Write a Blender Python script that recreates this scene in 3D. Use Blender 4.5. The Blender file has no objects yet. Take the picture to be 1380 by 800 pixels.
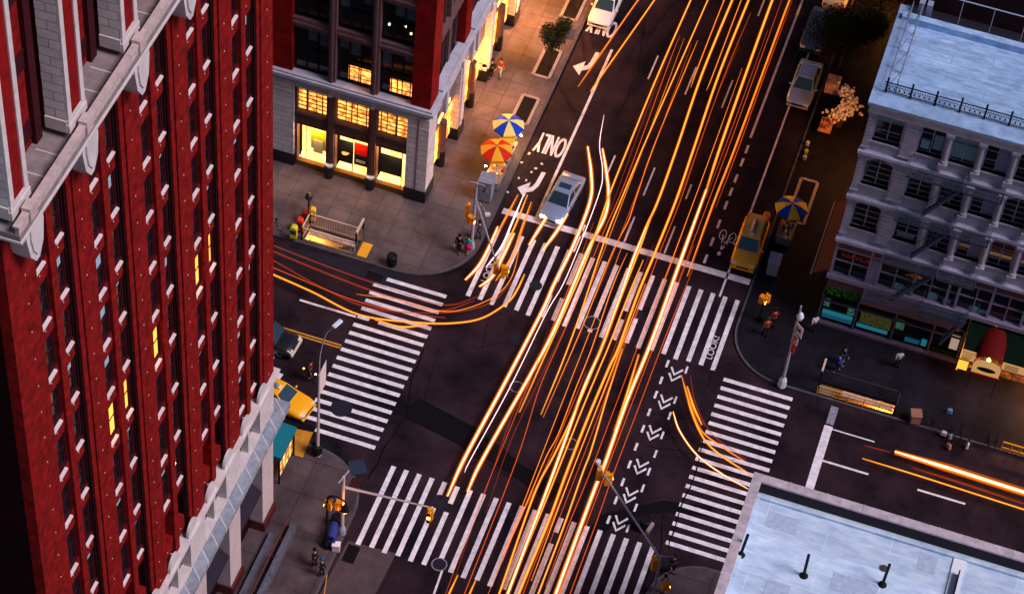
import bpy, math, random
from mathutils import Vector, Matrix
random.seed(7)
C = bpy.data.collections.new("scene_collection"); bpy.context.scene.collection.children.link(C)
SC = bpy.context.scene
# ------------------------------------------------------------------ camera
HC = 120.0
RX = Vector((0.94740052, 0.31183715, 0.07204061)); RD = Vector((0.27976969, -0.69759053, -0.65961835)); RF = Vector((-0.15543866, 0.64507755, -0.74814022))
FPX = 3247.48
cd = bpy.data.cameras.new("camera"); cam = bpy.data.objects.new("camera", cd); C.objects.link(cam)
M = Matrix((( RX[0], -RD[0], -RF[0], 0), (RX[1], -RD[1], -RF[1], 0), (RX[2], -RD[2], -RF[2], HC), (0, 0, 0, 1)))
cam.matrix_world = M
cd.sensor_width = 36; cd.lens = FPX/1380*36; cd.clip_start = 1; cd.clip_end = 6000
SC.camera = cam
# ------------------------------------------------------------------ light
SC.view_settings.view_transform = 'Standard'; SC.view_settings.look = 'None'; SC.view_settings.gamma = 1
SC.view_settings.exposure = 0.85
SUN_EL, SUN_AZ = 50.0, -7.0        # azimuth measured from +X towards +Y
w = bpy.data.worlds.new("World"); SC.world = w; w.use_nodes = True
nt = w.node_tree; nt.nodes.clear()
sky = nt.nodes.new('ShaderNodeTexSky'); sky.sky_type = 'NISHITA'; sky.sun_disc = False
sky.sun_elevation = math.radians(SUN_EL); sky.sun_rotation = math.radians(90-SUN_AZ)
bg = nt.nodes.new('ShaderNodeBackground'); bg.inputs[1].default_value = 0.029; sky.ozone_density = 5; sky.air_density = 1.4
wo = nt.nodes.new('ShaderNodeOutputWorld'); nt.links.new(sky.outputs[0], bg.inputs[0]); nt.links.new(bg.outputs[0], wo.inputs[0])
sl = bpy.data.lights.new("sun", 'SUN'); sl.energy = 1.85; sl.angle = math.radians(24); sl.color = (1, .84, .90)
so = bpy.data.objects.new("sun", sl); C.objects.link(so)
sd = Vector((math.cos(math.radians(SUN_EL))*math.cos(math.radians(SUN_AZ)), math.cos(math.radians(SUN_EL))*math.sin(math.radians(SUN_AZ)), math.sin(math.radians(SUN_EL))))
so.rotation_euler = sd.to_track_quat('Z', 'Y').to_euler()
try:
    SC.cycles.use_denoising = True; SC.cycles.max_bounces = 5; SC.cycles.sample_clamp_indirect = 4
except Exception: pass

# ------------------------------------------------------------------ survey: photo sight lines met with real planes (metres)
def ray(x, y): return (RX*(x-690)+RD*(y-400)+RF*FPX)
O = Vector((0, 0, HC))
def gz(x, y, z=0.0): d = ray(x, y); return O+d*((z-HC)/d[2])
def gx(x, y, X): d = ray(x, y); return O+d*(X/d[0])
def gy(x, y, Y): d = ray(x, y); return O+d*(Y/d[1])
def onscreen(p, mg=0):
    v = Vector(p)-O; z = v.dot(RF)
    px, py = 690+FPX*v.dot(RX)/z, 400+FPX*v.dot(RD)/z
    return -mg < px < 1380+mg and -mg < py < 800+mg

# ------------------------------------------------------------------ materials
MATS = {}
def mat(name, col, rough=.7, noise=0, scale=4.0, col2=None, metal=0, bump=0, emit=None, es=0, spec=None, alpha=None, seams=None, seamcol=None, detail=6, streak=None):
    if name in MATS: return MATS[name]
    m = bpy.data.materials.new(name); m.use_nodes = True; n = m.node_tree.nodes; l = m.node_tree.links
    b = n['Principled BSDF']; b.inputs['Roughness'].default_value = rough; b.inputs['Metallic'].default_value = metal
    b.inputs['Specular IOR Level'].default_value = spec if spec is not None else (.5 if rough < .45 else .08)
    c = (*col, 1); b.inputs['Base Color'].default_value = c
    tc = n.new('ShaderNodeTexCoord'); src = None
    if noise:
        t = n.new('ShaderNodeTexNoise'); t.inputs['Scale'].default_value = scale; t.inputs['Detail'].default_value = detail; t.inputs['Roughness'].default_value = .65
        vec = tc.outputs['Object']
        if streak:
            mp = n.new('ShaderNodeMapping'); mp.inputs['Scale'].default_value = streak; l.new(vec, mp.inputs[0]); vec = mp.outputs[0]
        l.new(vec, t.inputs['Vector'])
        r = n.new('ShaderNodeValToRGB'); r.color_ramp.elements[0].position = .32; r.color_ramp.elements[1].position = .7
        c2 = col2 or tuple(x*(1-noise) for x in col)
        r.color_ramp.elements[0].color = (*c2, 1); r.color_ramp.elements[1].color = c
        l.new(t.outputs[0], r.inputs[0]); src = r.outputs[0]
        if bump:
            bp = n.new('ShaderNodeBump'); bp.inputs['Strength'].default_value = bump; bp.inputs['Distance'].default_value = .02
            l.new(t.outputs[0], bp.inputs['Height']); l.new(bp.outputs[0], b.inputs['Normal'])
    if seams:   # (sx, sy, axis) grid of joints
        bt = n.new('ShaderNodeTexBrick'); bt.offset = seams[3] if len(seams) > 3 else 0; bt.inputs['Scale'].default_value = 1
        bt.inputs['Brick Width'].default_value = seams[0]; bt.inputs['Row Height'].default_value = seams[1]; bt.inputs['Mortar Size'].default_value = seams[4] if len(seams) > 4 else .025
        bt.inputs['Mortar Smooth'].default_value = .1; bt.inputs['Bias'].default_value = 0
        sx = n.new('ShaderNodeSeparateXYZ'); cx = n.new('ShaderNodeCombineXYZ'); l.new(tc.outputs['Object'], sx.inputs[0])
        ax = seams[2]
        if ax == 'xy': l.new(sx.outputs[0], cx.inputs[0]); l.new(sx.outputs[1], cx.inputs[1])
        else:
            ad = n.new('ShaderNodeMath'); l.new(sx.outputs[0], ad.inputs[0]); l.new(sx.outputs[1], ad.inputs[1]); l.new(ad.outputs[0], cx.inputs[0]); l.new(sx.outputs[2], cx.inputs[1])
        l.new(cx.outputs[0], bt.inputs['Vector'])
        mc = seamcol or tuple(x*.35 for x in col)
        bt.inputs['Mortar'].default_value = (*mc, 1)
        for i, k in ((1, 1.0), (2, .82)):
            if src:
                mx = n.new('ShaderNodeMix'); mx.data_type = 'RGBA'; mx.blend_type = 'MULTIPLY'; mx.inputs[0].default_value = 1
                l.new(src, mx.inputs[6]); mx.inputs[7].default_value = (k, k, k, 1); l.new(mx.outputs[2], bt.inputs[i])
            else: bt.inputs[i].default_value = (*(x*k for x in col), 1)
        src = bt.outputs[0]
    if src: l.new(src, b.inputs['Base Color'])
    if emit:
        b.inputs['Emission Color'].default_value = (*emit, 1); b.inputs['Emission Strength'].default_value = es
    if alpha is not None: b.inputs['Alpha'].default_value = alpha
    MATS[name] = m; return m
def lit_pattern(name, a, bcol, strength, bw, rh, mort, noise=3.0):
    if name in MATS: return MATS[name]
    m = bpy.data.materials.new(name); m.use_nodes = True; n = m.node_tree.nodes; l = m.node_tree.links
    b = n['Principled BSDF']; b.inputs['Base Color'].default_value = (.05, .03, .02, 1); b.inputs['Roughness'].default_value = .15
    tc = n.new('ShaderNodeTexCoord'); sx = n.new('ShaderNodeSeparateXYZ'); cx = n.new('ShaderNodeCombineXYZ'); l.new(tc.outputs['Object'], sx.inputs[0])
    ad = n.new('ShaderNodeMath'); l.new(sx.outputs[0], ad.inputs[0]); l.new(sx.outputs[1], ad.inputs[1]); l.new(ad.outputs[0], cx.inputs[0]); l.new(sx.outputs[2], cx.inputs[1])
    t = n.new('ShaderNodeTexNoise'); t.inputs['Scale'].default_value = noise; t.inputs['Detail'].default_value = 5; l.new(cx.outputs[0], t.inputs['Vector'])
    r = n.new('ShaderNodeValToRGB'); e = r.color_ramp.elements; e[0].position = .38; e[0].color = (*bcol, 1); e[1].position = .66; e[1].color = (*a, 1); l.new(t.outputs[0], r.inputs[0])
    bt = n.new('ShaderNodeTexBrick'); bt.offset = 0; bt.inputs['Scale'].default_value = 1; bt.inputs['Brick Width'].default_value = bw; bt.inputs['Row Height'].default_value = rh; bt.inputs['Mortar Size'].default_value = mort
    bt.inputs['Mortar'].default_value = (.03, .008, .002, 1); l.new(cx.outputs[0], bt.inputs['Vector']); l.new(r.outputs[0], bt.inputs[1]); l.new(r.outputs[0], bt.inputs[2])
    l.new(bt.outputs[0], b.inputs['Emission Color']); b.inputs['Emission Strength'].default_value = strength
    MATS[name] = m; return m
def emi(name, col, s): return mat(name, (.02, .02, .02), .5, emit=col, es=s)

asphalt = mat('asphalt', (.036, .019, .026), .58, .5, .30, (.004, .003, .007), bump=.3, detail=12)
patch = mat('patch_asphalt', (.006, .005, .008), .8, .4, 2)
seal = mat('crack_seal', (.003, .003, .004), .6)
pad = mat('concrete_pad', (.085, .062, .068), .85, .35, 1.2, bump=.3)
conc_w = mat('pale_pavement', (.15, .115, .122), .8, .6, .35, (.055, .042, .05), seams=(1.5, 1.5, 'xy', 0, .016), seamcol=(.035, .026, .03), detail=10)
conc_s = mat('corner_pavement', (.115, .082, .092), .85, .6, .5, seams=(3.2, 2.6, 'xy', 0, .02), seamcol=(.02, .017, .02))
conc_e = mat('shade_dark_pavement', (.014, .012, .022), .7, .6, .6, seams=(1.6, 1.6, 'xy', 0, .018), seamcol=(.005, .005, .009))  # concrete with the shaded east side's darkness put into its colour
kerbm = mat('kerb_stone', (.10, .09, .10), .8, .4, 2)
paint = mat('road_paint', (.88, .86, .92), .65, .22, 2.2, (.52, .49, .54), detail=14)
paint_worn = mat('worn_road_paint', (.34, .33, .42), .7, .4, 5, (.12, .11, .15))
ypaint = mat('yellow_road_paint', (.70, .30, .03), .6, .3, 5)
brick = mat('red_brick', (.37, .010, .010), .85, .5, 2.2, (.10, .002, .003), seams=(.46, .20, 'v', .5, .014), seamcol=(.15, .014, .012))
brick_shade = mat('shaded_brick', (.016, .002, .003), .9, .5, 1.5)  # brick with shade painted in, for returns and jambs turned from the sun
terra = mat('white_terracotta', (.86, .78, .78), .6, .25, 1.2, seams=(.9, .45, 'v', .5, .018), seamcol=(.26, .2, .2))
terra_p = mat('plain_terracotta', (.68, .60, .60), .6, .25, 1.5)
slate = mat('stone_ledge', (.34, .37, .44), .6, .4, 2.2, seams=(1.24, 5, 'v', 0, .03), seamcol=(.6, .62, .68))
maroon = mat('maroon_steel', (.055, .012, .018), .5, .3, 3)
blackm = mat('black_metal', (.010, .010, .012), .45)
glass_d = mat('dark_glass', (.008, .010, .014), .06, spec=.6)
glass_b = mat('sky_glass', (.10, .22, .30), .1, spec=.8)
whitef = mat('sill_stone', (.82, .70, .70), .6, .2, 4)
stone_tl = mat('pale_limestone', (.76, .69, .72), .7, .22, 1.3, seams=(1.4, .46, 'v', .5, .016), seamcol=(.26, .2, .22))
stone_tlp = mat('smooth_limestone', (.50, .49, .58), .7, .3, 1.2)
bronze = mat('bronze_steel', (.13, .065, .06), .5, .35, 2)
granite = mat('black_granite', (.008, .008, .010), .3)
redpanel = mat('red_panel', (.36, .008, .008), .8, .5, 1.2, (.16, .003, .003), seams=(.46, .20, 'v', .5, .014), seamcol=(.12, .01, .01))
steel_g = mat('galvanised_steel', (.36, .38, .46), .45, .3, 5, metal=.3)
iron_tr = mat('painted_facade_iron', (.42, .39, .50), .65, .3, 1.6)
iron_band = mat('cornice_paint', (.52, .45, .53), .7, .35, 1.4)
mauve = mat('mauve_sign_board', (.15, .075, .10), .8, .3, 1.2)
fe_m = mat('fire_escape_iron', (.06, .075, .12), .6)
roofm = mat('silver_roof_coating', (.66, .82, .96), .7, .3, .9, (.38, .52, .72), seams=(7.0, 1.35, 'xy', .5, .012), seamcol=(.66, .78, .92), detail=12, streak=(1, 3, 1))
roofm2 = mat('blue_roof_coating', (.42, .62, .86), .7, .35, 1.0, (.17, .30, .54), seams=(5.0, .8, 'xy', .5, .014), seamcol=(.16, .22, .36), detail=12, streak=(1, 3, 1))
coping = mat('clay_coping', (.56, .47, .50), .7, .35, 2.0, (.32, .28, .33))
yellow = mat('taxi_yellow', (.95, .42, .006), .35, .1, 6)
sigy = mat('signal_yellow', (.78, .27, .01), .45)
rub = mat('tyre_rubber', (.012, .012, .012), .8)
rimm = mat('wheel_alloy', (.35, .35, .38), .3, metal=.8)
hl = mat('headlamp_glass', (.7, .7, .72), .1)
tl_ = mat('tail_lamp', (.5, .01, .01), .2)
cgl = mat('car_glass', (.02, .045, .07), .05, spec=.9)
skin = mat('skin', (.42, .24, .17), .6)

# ------------------------------------------------------------------ mesh builder
class MB:
    def __init__(s, off=None): s.v = []; s.f = []; s.m = []; s.o = Vector(off) if off else Vector((0, 0, 0))
    def add(s, vs, fs, m=0):
        n = len(s.v); s.v += [Vector(p)-s.o for p in vs]
        for f in fs: s.f.append([n+i for i in f]); s.m.append(m)
        return s
    def box(s, x0, x1, y0, y1, z0, z1, m=0):
        if x0 > x1: x0, x1 = x1, x0
        if y0 > y1: y0, y1 = y1, y0
        if z0 > z1: z0, z1 = z1, z0
        return s.add([(x0, y0, z0), (x1, y0, z0), (x1, y1, z0), (x0, y1, z0), (x0, y0, z1), (x1, y0, z1), (x1, y1, z1), (x0, y1, z1)],
              [(0, 3, 2, 1), (4, 5, 6, 7), (0, 1, 5, 4), (1, 2, 6, 5), (2, 3, 7, 6), (3, 0, 4, 7)], m)
    def obox(s, c, sz, rot=None, m=0):
        c = Vector(c); R_ = rot or Matrix.Identity(3); h = [q/2 for q in sz]
        vs = [c+R_@Vector((a*h[0], b*h[1], d*h[2])) for d in (-1, 1) for (a, b) in ((-1, -1), (1, -1), (1, 1), (-1, 1))]
        return s.add(vs, [(0, 3, 2, 1), (4, 5, 6, 7), (0, 1, 5, 4), (1, 2, 6, 5), (2, 3, 7, 6), (3, 0, 4, 7)], m)
    def bar(s, a, b, w_, h_, m=0):
        a = Vector(a); b = Vector(b); d = b-a; L = d.length
        if L < 1e-6: return s
        q = d.to_track_quat('X', 'Z').to_matrix()
        return s.obox((a+b)/2, (L, w_, h_), q, m)
    def prism(s, poly, z0, z1, m=0, axis='z'):
        def P(p, t): return {'z': (p[0], p[1], t), 'x': (t, p[0], p[1]), 'y': (p[0], t, p[1])}[axis]
        n = len(poly); vs = [P(p, z0) for p in poly]+[P(p, z1) for p in poly]
        a = sum(poly[i][0]*poly[(i+1) % n][1]-poly[(i+1) % n][0]*poly[i][1] for i in range(n))
        if axis == 'y': a = -a
        fs = [tuple(range(n-1, -1, -1)), tuple(range(n, 2*n))]+[(i, (i+1) % n, n+(i+1) % n, n+i) for i in range(n)]
        if a < 0: fs = [tuple(reversed(f)) for f in fs]
        return s.add(vs, fs, m)
    def tube(s, pts, r, n=6, m=0):
        pts = [Vector(p) for p in pts]; k = len(pts); rr = r if isinstance(r, (list, tuple)) else [r]*k
        vs = []; fs = []; up = None
        for i, p in enumerate(pts):
            d = (pts[min(i+1, k-1)]-pts[max(i-1, 0)]).normalized()
            ref = Vector((0, 0, 1)) if abs(d.z) < .95 else Vector((1, 0, 0))
            if up is None: u = d.cross(ref).normalized()
            else: u = (up-d*up.dot(d)).normalized()
            up = u; v_ = d.cross(u)
            for j in range(n):
                a = 2*math.pi*j/n; vs.append(p+u*math.cos(a)*rr[i]+v_*math.sin(a)*rr[i])
        for i in range(k-1):
            for j in range(n): fs.append((i*n+j, i*n+(j+1) % n, (i+1)*n+(j+1) % n, (i+1)*n+j))
        fs.append(tuple(range(n-1, -1, -1))); fs.append(tuple(range((k-1)*n, k*n)))
        return s.add(vs, fs, m)
    def lathe(s, prof, c=(0, 0, 0), n=16, m=0):
        c = Vector(c); vs = []; k = len(prof)
        for (r, z) in prof:
            for j in range(n): a = 2*math.pi*j/n; vs.append(c+Vector((r*math.cos(a), r*math.sin(a), z)))
        fs = [(i*n+j, i*n+(j+1) % n, (i+1)*n+(j+1) % n, (i+1)*n+j) for i in range(k-1) for j in range(n)]
        fs += [tuple(range(n-1, -1, -1)), tuple(range((k-1)*n, k*n))]
        return s.add(vs, fs, m)
    def build(s, name, mats, parent=None, smooth=False, bevel=0):
        me = bpy.data.meshes.new(name); me.from_pydata([tuple(p) for p in s.v], [], s.f)
        if not isinstance(mats, (list, tuple)): mats = [mats]
        for q in mats: me.materials.append(q)
        for i, p in enumerate(me.polygons): p.material_index = s.m[i]; p.use_smooth = smooth
        me.validate(); me.update()
        o = bpy.data.objects.new(name, me); C.objects.link(o)
        if parent: o.parent = parent
        if bevel:
            b = o.modifiers.new('bevel', 'BEVEL'); b.width = bevel; b.segments = 2; b.limit_method = 'ANGLE'
        return o
def tag(o, label, cat, group=None, kind=None):
    o['label'] = label; o['category'] = cat
    if group: o['group'] = group
    if kind: o['kind'] = kind
    return o
def thing(name, label, cat, loc=(0, 0, 0), rz=0, group=None):
    o = bpy.data.objects.new(name, None); o.empty_display_size = .3; C.objects.link(o); o.location = loc; o.rotation_euler = (0, 0, rz)
    return tag(o, label, cat, group)
def struct(o, label=None):
    o['kind'] = 'structure'
    return o
def dup(root, loc, rz, label=None, group=None):
    r = root.copy(); C.objects.link(r); r.location = loc; r.rotation_euler = (0, 0, rz)
    if label: r['label'] = label
    if group: r['group'] = group
    for ch in list(root.children):
        c = ch.copy(); C.objects.link(c); c.parent = r
        for g_ in ch.children:
            d = g_.copy(); C.objects.link(d); d.parent = c
    return r
def text_mesh(body, size, ext=.005):
    cu = bpy.data.curves.new('t', 'FONT'); cu.body = body; cu.size = size; cu.extrude = ext; cu.align_x = 'CENTER'; cu.align_y = 'CENTER'
    o = bpy.data.objects.new('t', cu); SC.collection.objects.link(o)
    me = bpy.data.meshes.new_from_object(o.evaluated_get(bpy.context.evaluated_depsgraph_get()))
    bpy.data.objects.remove(o); bpy.data.curves.remove(cu); return me
def text(name, body, size, m, matrix, parent=None, ext=.005, sx=1):
    me = text_mesh(body, size, ext); me.materials.clear(); me.materials.append(m)
    me.transform(Matrix.Diagonal((sx, 1, 1, 1)))
    me.transform(matrix)
    if parent: me.transform(Matrix.Translation(-Vector(parent.location)))
    o = bpy.data.objects.new(name, me); C.objects.link(o); o.parent = parent
    return o

# ------------------------------------------------------------------ ground, pavements
BXW, BXE = -33.15, -5.28           # building lines along the avenue
BYN, BYS = 109.2, 81.5             # building lines along the cross street
CXW, CXE = -28.35, -10.25          # avenue kerbs
CYN, CYS = 102.65, 87.0            # cross street kerbs
PITS = [(-39.6, -35.95, 103.05, 104.25), (-3.75, 1.2, 102.95, 103.85)]
def frame_sheet(x0, x1, y0, y1, z, holes):
    b = MB(); ys = sorted({y0, y1}|{q for h in holes for q in h[2:]}); xs = sorted({x0, x1}|{q for h in holes for q in h[:2]})
    for i in range(len(xs)-1):
        for j in range(len(ys)-1):
            cx_, cy_ = (xs[i]+xs[i+1])/2, (ys[j]+ys[j+1])/2
            if any(h[0] < cx_ < h[1] and h[2] < cy_ < h[3] for h in holes): continue
            b.add([(xs[i], ys[j], z), (xs[i+1], ys[j], z), (xs[i+1], ys[j+1], z), (xs[i], ys[j+1], z)], [(0, 1, 2, 3)])
    return b
struct(frame_sheet(-1500, 1500, -1500, 2500, -.02, PITS).build('ground', asphalt))
b = MB()
for (x0, x1, y0, y1) in ((-34, -4, -60, 700), (-400, -34, 80, 102.9), (-4, 400, 80, 102.9)): b.add([(x0, y0, 0), (x1, y0, 0), (x1, y1, 0), (x0, y1, 0)], [(0, 1, 2, 3)])
struct(b.build('road', asphalt))
def cut_pits(o):
    for (x0, x1, y0, y1) in PITS:
        c_ = MB().box(x0, x1, y0, y1, -2, 2).build('cutter', asphalt)
        md = o.modifiers.new('b', 'BOOLEAN'); md.operation = 'DIFFERENCE'; md.object = c_; md.solver = 'EXACT'
        bpy.context.view_layer.update()
        me = bpy.data.meshes.new_from_object(o.evaluated_get(bpy.context.evaluated_depsgraph_get())); o.modifiers.clear(); o.data = me
        bpy.data.objects.remove(c_)
def corner_poly(cx, cy, sx, sy, r, ex, ey):
    # block corner at (cx,cy) growing towards sx,sy; rounded with radius r
    pts = []
    c0 = (cx+sx*r, cy+sy*r)
    for i in range(13):
        a = math.pi/2*i/12
        pts.append((c0[0]-sx*r*math.cos(a), c0[1]-sy*r*math.sin(a)))
    pts += [(ex, cy), (ex, ey), (cx, ey)]
    return pts
KB = .16
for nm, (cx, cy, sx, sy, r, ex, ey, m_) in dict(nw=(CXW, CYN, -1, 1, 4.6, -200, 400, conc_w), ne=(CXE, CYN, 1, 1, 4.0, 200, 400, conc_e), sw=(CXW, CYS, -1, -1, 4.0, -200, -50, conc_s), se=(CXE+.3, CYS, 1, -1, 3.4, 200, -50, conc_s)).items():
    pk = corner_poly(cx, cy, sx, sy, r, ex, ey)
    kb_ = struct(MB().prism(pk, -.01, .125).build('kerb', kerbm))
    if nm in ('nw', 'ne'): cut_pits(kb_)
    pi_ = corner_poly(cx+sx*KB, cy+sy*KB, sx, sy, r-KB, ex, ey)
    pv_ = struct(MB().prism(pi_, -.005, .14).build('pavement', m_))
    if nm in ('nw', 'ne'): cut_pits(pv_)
# ------------------------------------------------------------------ road markings
def flat(polys, name, m_, z=.008):
    b = MB()
    for p in polys:
        a = sum(p[i][0]*p[(i+1) % len(p)][1]-p[(i+1) % len(p)][0]*p[i][1] for i in range(len(p)))
        if a < 0: p = p[::-1]
        b.add([(q[0], q[1], z) for q in p], [tuple(range(len(p)))])
    return struct(b.build(name, m_))
def rect(x0, x1, y0, y1): return [(x0, y0), (x1, y0), (x1, y1), (x0, y1)]
def line(a, b_, w_):
    a = Vector(a[:2]); b_ = Vector(b_[:2]); n_ = (b_-a).normalized(); n_ = Vector((-n_[1], n_[0]))*w_/2
    return [tuple(a+n_), tuple(b_+n_), tuple(b_-n_), tuple(a-n_)]
sw = .31
# north crosswalk
st = []
x = -10.72; i = 0
while x > -28.0:
    y0, y1 = 102.3+(.15 if i % 3 else 0), 108.85
    if x < -21: y1 = 108.95
    if i in (13, 14): st.append(rect(x-sw/2, x+sw/2, 105.9, y1)); st.append(rect(x-sw/2, x+sw/2, 102.5, 104.6))
    elif i == 8: st.append(rect(x-sw/2, x+sw/2, 105.1, y1)); st.append(rect(x-sw/2, x+sw/2, 102.4, 104.3))
    else: st.append(rect(x-sw/2, x+sw/2, y0, y1))
    x -= .849; i += 1
flat(st, 'crosswalk', paint)
st = []; x = -10.5; i = 0
while x > -27.8:
    if i in (11,): st.append(rect(x-sw/2, x+sw/2, 81.1, 87.3)); 
    elif i == 7: st.append(rect(x-sw/2, x+sw/2, 86.1, 87.35)); st.append(rect(x-sw/2, x+sw/2, 80.9, 85.3))
    elif i == 15: st.append(rect(x-sw/2, x+sw/2, 85.9, 87.3)); st.append(rect(x-sw/2, x+sw/2, 81.0, 85.2))
    else: st.append(rect(x-sw/2, x+sw/2, 80.95+.1*(i % 2), 87.35))
    x -= .845; i += 1
flat(st, 'crosswalk', paint)
st = []; y = 101.85; i = 0
while y > 87.6:
    if i == 5: st.append(rect(-33.85, -33.05, y-sw/2, y+sw/2)); st.append(rect(-32.4, -29.0, y-sw/2, y+sw/2))
    elif i == 15: st.append(rect(-33.9, -32.8, y-sw/2, y+sw/2)); st.append(rect(-31.5, -29.0, y-sw/2, y+sw/2))
    else: st.append(rect(-33.2 if i == 0 else -33.88, -29.0, y-sw/2, y+sw/2))
    y -= .754; i += 1
flat(st, 'crosswalk', paint)
st = []; y = 101.85
while y > 87.6: st.append(rect(-9.85, -5.2, y-sw/2, y+sw/2)); y -= .772
flat(st, 'crosswalk', paint)
flat([rect(-28.0, -10.35, 110.45, 111.0)], 'stop_line', paint)
ln = [rect(-25.75, -25.55, 111.0, 129.2)]
for X_, ys in ((-22.3, ((127.2, 129.9), (116.4, 118.8), (108.9, 111.6), (138, 141))), (-19.35, ((126.7, 129.8), (115.8, 118.7), (111.1, 113.6), (137.5, 140.5))), (-16.5, ((126.4, 129.5), (137, 140.2), (116.6, 118.1), (111.1, 113.8)))):
    for a, b_ in ys: ln.append(rect(X_-.06, X_+.06, a, b_))
ln.append(rect(-13.87, -13.70, 124.2, 160)); ln.append(rect(-12.02, -11.88, 108.7, 160))
for q in (123.0, 121.6, 119.9, 118.5, 117.1, 115.2, 113.4, 111.7): ln.append(rect(-13.82, -13.64, q-.45, q+.4))
ln += [line(gz(596, 768), gz(583, 805), .13)]
flat(ln, 'lane_line', paint)
dl = []
for q in (101.75, 100.25, 98.95, 97.4, 95.95, 94.4, 92.9, 91.4, 89.9, 88.3): dl.append(rect(-13.72, -13.56, q-.32, q+.32))
for q in (101.7, 99.0, 97.6, 95.9, 94.3, 92.8, 91.4, 89.8, 88.1): dl.append(rect(-12.40, -12.26, q-.32, q+.32))
for q in (101.3, 98.8, 96.1, 93.2, 90.8, 88.5):
    for dy in (0, -.55):
        dl.append([(-13.38, q+.25+dy), (-13.26, q+.33+dy), (-12.98, q-.18+dy), (-12.98, q-.38+dy)])
        dl.append([(-12.98, q-.18+dy), (-12.58, q+.38+dy), (-12.50, q+.25+dy), (-12.98, q-.38+dy)])
flat(dl, 'bike_lane_chevrons', paint)
flat([rect(-37.9, -33.95, 97.9, 98.07)], 'lane_line', paint)
flat([rect(-60, -33.95, 95.28, 95.40), rect(-60, -33.95, 95.05, 95.17)], 'centre_line', ypaint)
flat([rect(-38.3, -37.6, 87.2, 94.4)], 'stop_line', paint)
flat([line(gz(343, 540), gz(372, 500), 1.1)], 'stop_line', paint)
sl_ = [rect(-2.75, -2.2, 92.0, 100.6), rect(-2.2, .8, 97.62, 97.78), rect(4.0, 7.1, 97.58, 97.74), rect(-2.2, .6, 100.36, 100.46)]
flat(sl_, 'stop_line', paint); flat([rect(-2.7, -2.2, 100.75, 102.3)], 'stop_line', paint_worn)
# turn arrows
for tip, tail in (((-27.75, 113.2), (-26.5, 115.3)), ((-27.8, 126.4), (-26.5, 128.4))):
    tx, ty = tip; b = MB()
    pts = [(tx, ty), (tx+.75, ty+.95), (tx+.66, ty+.35)]
    arc = [(tx+.66+.55*math.sin(a), ty+.35+1.45*(1-math.cos(a))) for a in [math.radians(20*k_) for k_ in range(5)]]
    outer = [(tx+1.22, ty+2.1)]; 
    poly = [(tx, ty), (tx+.72, ty+.85), (tx+.66, ty+.32), (tx+.9, ty+.5), (tx+1.02, ty+.95), (tx+1.1, ty+2.1), (tx+1.42, ty+2.1), (tx+1.34, ty+.7), (tx+1.1, ty+.05), (tx+.66, ty-.22), (tx+.72, ty-.75)]
    flat([[(tx, ty), (tx+.72, ty+.85), (tx+.72, ty-.75)], [(tx+.72, ty+.28), (tx+.95, ty+.5), (tx+1.1, ty+.05), (tx+.72, ty-.2)], [(tx+.95, ty+.5), (tx+1.05, ty+.95), (tx+1.34, ty+.7), (tx+1.1, ty+.05)], [(tx+1.05, ty+.95), (tx+1.12, ty+2.1), (tx+1.42, ty+2.1), (tx+1.34, ty+.7)]], 'turn_arrow', paint)
def road_text(body, x_, y_, rz, size, sx, sy, m_=paint, font_ext=.002):
    me = text_mesh(body, size, 0); me.materials.clear(); me.materials.append(m_)
    me.transform(Matrix.Translation((x_, y_, .014))@Matrix.Rotation(rz, 4, 'Z')@Matrix.Diagonal((sx, sy, 1, 1)))
    o = bpy.data.objects.new('road_lettering', me); C.objects.link(o); return struct(o)
def bold_text(body, x_, y_, rz, size, sx, sy):
    for k_, d in enumerate((-.04, 0, .04)): 
        o = road_text(body, x_+d, y_, rz, size, sx, sy); o.location.z = .001*k_
bold_text('ONLY', -26.85, 118.15, math.pi, 1.0, .78, 2.9)
bold_text('ONLY', -27.0, 131.35, math.pi, 1.0, .78, 2.6)
road_text('LOOK!', -11.2, 104.2, math.radians(90), .62, 1.15, 1.0)
road_text('LOOK!', gz(659, 365)[0], gz(659, 365)[1], math.radians(90), .62, 1.15, 1.0)
# bicycle symbol
bb = MB()
def ringf(cx, cy, rx, ry, w_):
    n = 20
    for k_ in range(n):
        a, c = 2*math.pi*k_/n, 2*math.pi*(k_+1)/n
        P_ = [(cx+rx*math.cos(a), cy+ry*math.sin(a)), (cx+rx*math.cos(c), cy+ry*math.sin(c)), (cx+(rx-w_)*math.cos(c), cy+(ry-w_)*math.sin(c)), (cx+(rx-w_)*math.cos(a), cy+(ry-w_)*math.sin(a))]
        bb.add([(q[0], q[1], .012) for q in P_[::-1]], [(0, 1, 2, 3)])
ringf(-13.2, 114.3, .26, .5, .07); ringf(-12.5, 114.25, .26, .5, .07)
for a, c, w_ in (((-13.2, 114.3), (-13.0, 113.5), .09), ((-13.0, 113.5), (-12.5, 114.25), .07), ((-13.05, 113.6), (-12.72, 113.55), .1), ((-12.72, 113.55), (-12.75, 114.4), .09), ((-13.0, 113.5), (-12.95, 112.9), .16), ((-13.1, 113.7), (-12.85, 113.1), .16)):
    bb.add([(q[0], q[1], .016) for q in line(a, c, w_)[::-1]], [(0, 1, 2, 3)])
ringf(-13.0, 112.5, .13, .2, .13)
struct(bb.build('bicycle_symbol', paint))
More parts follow.
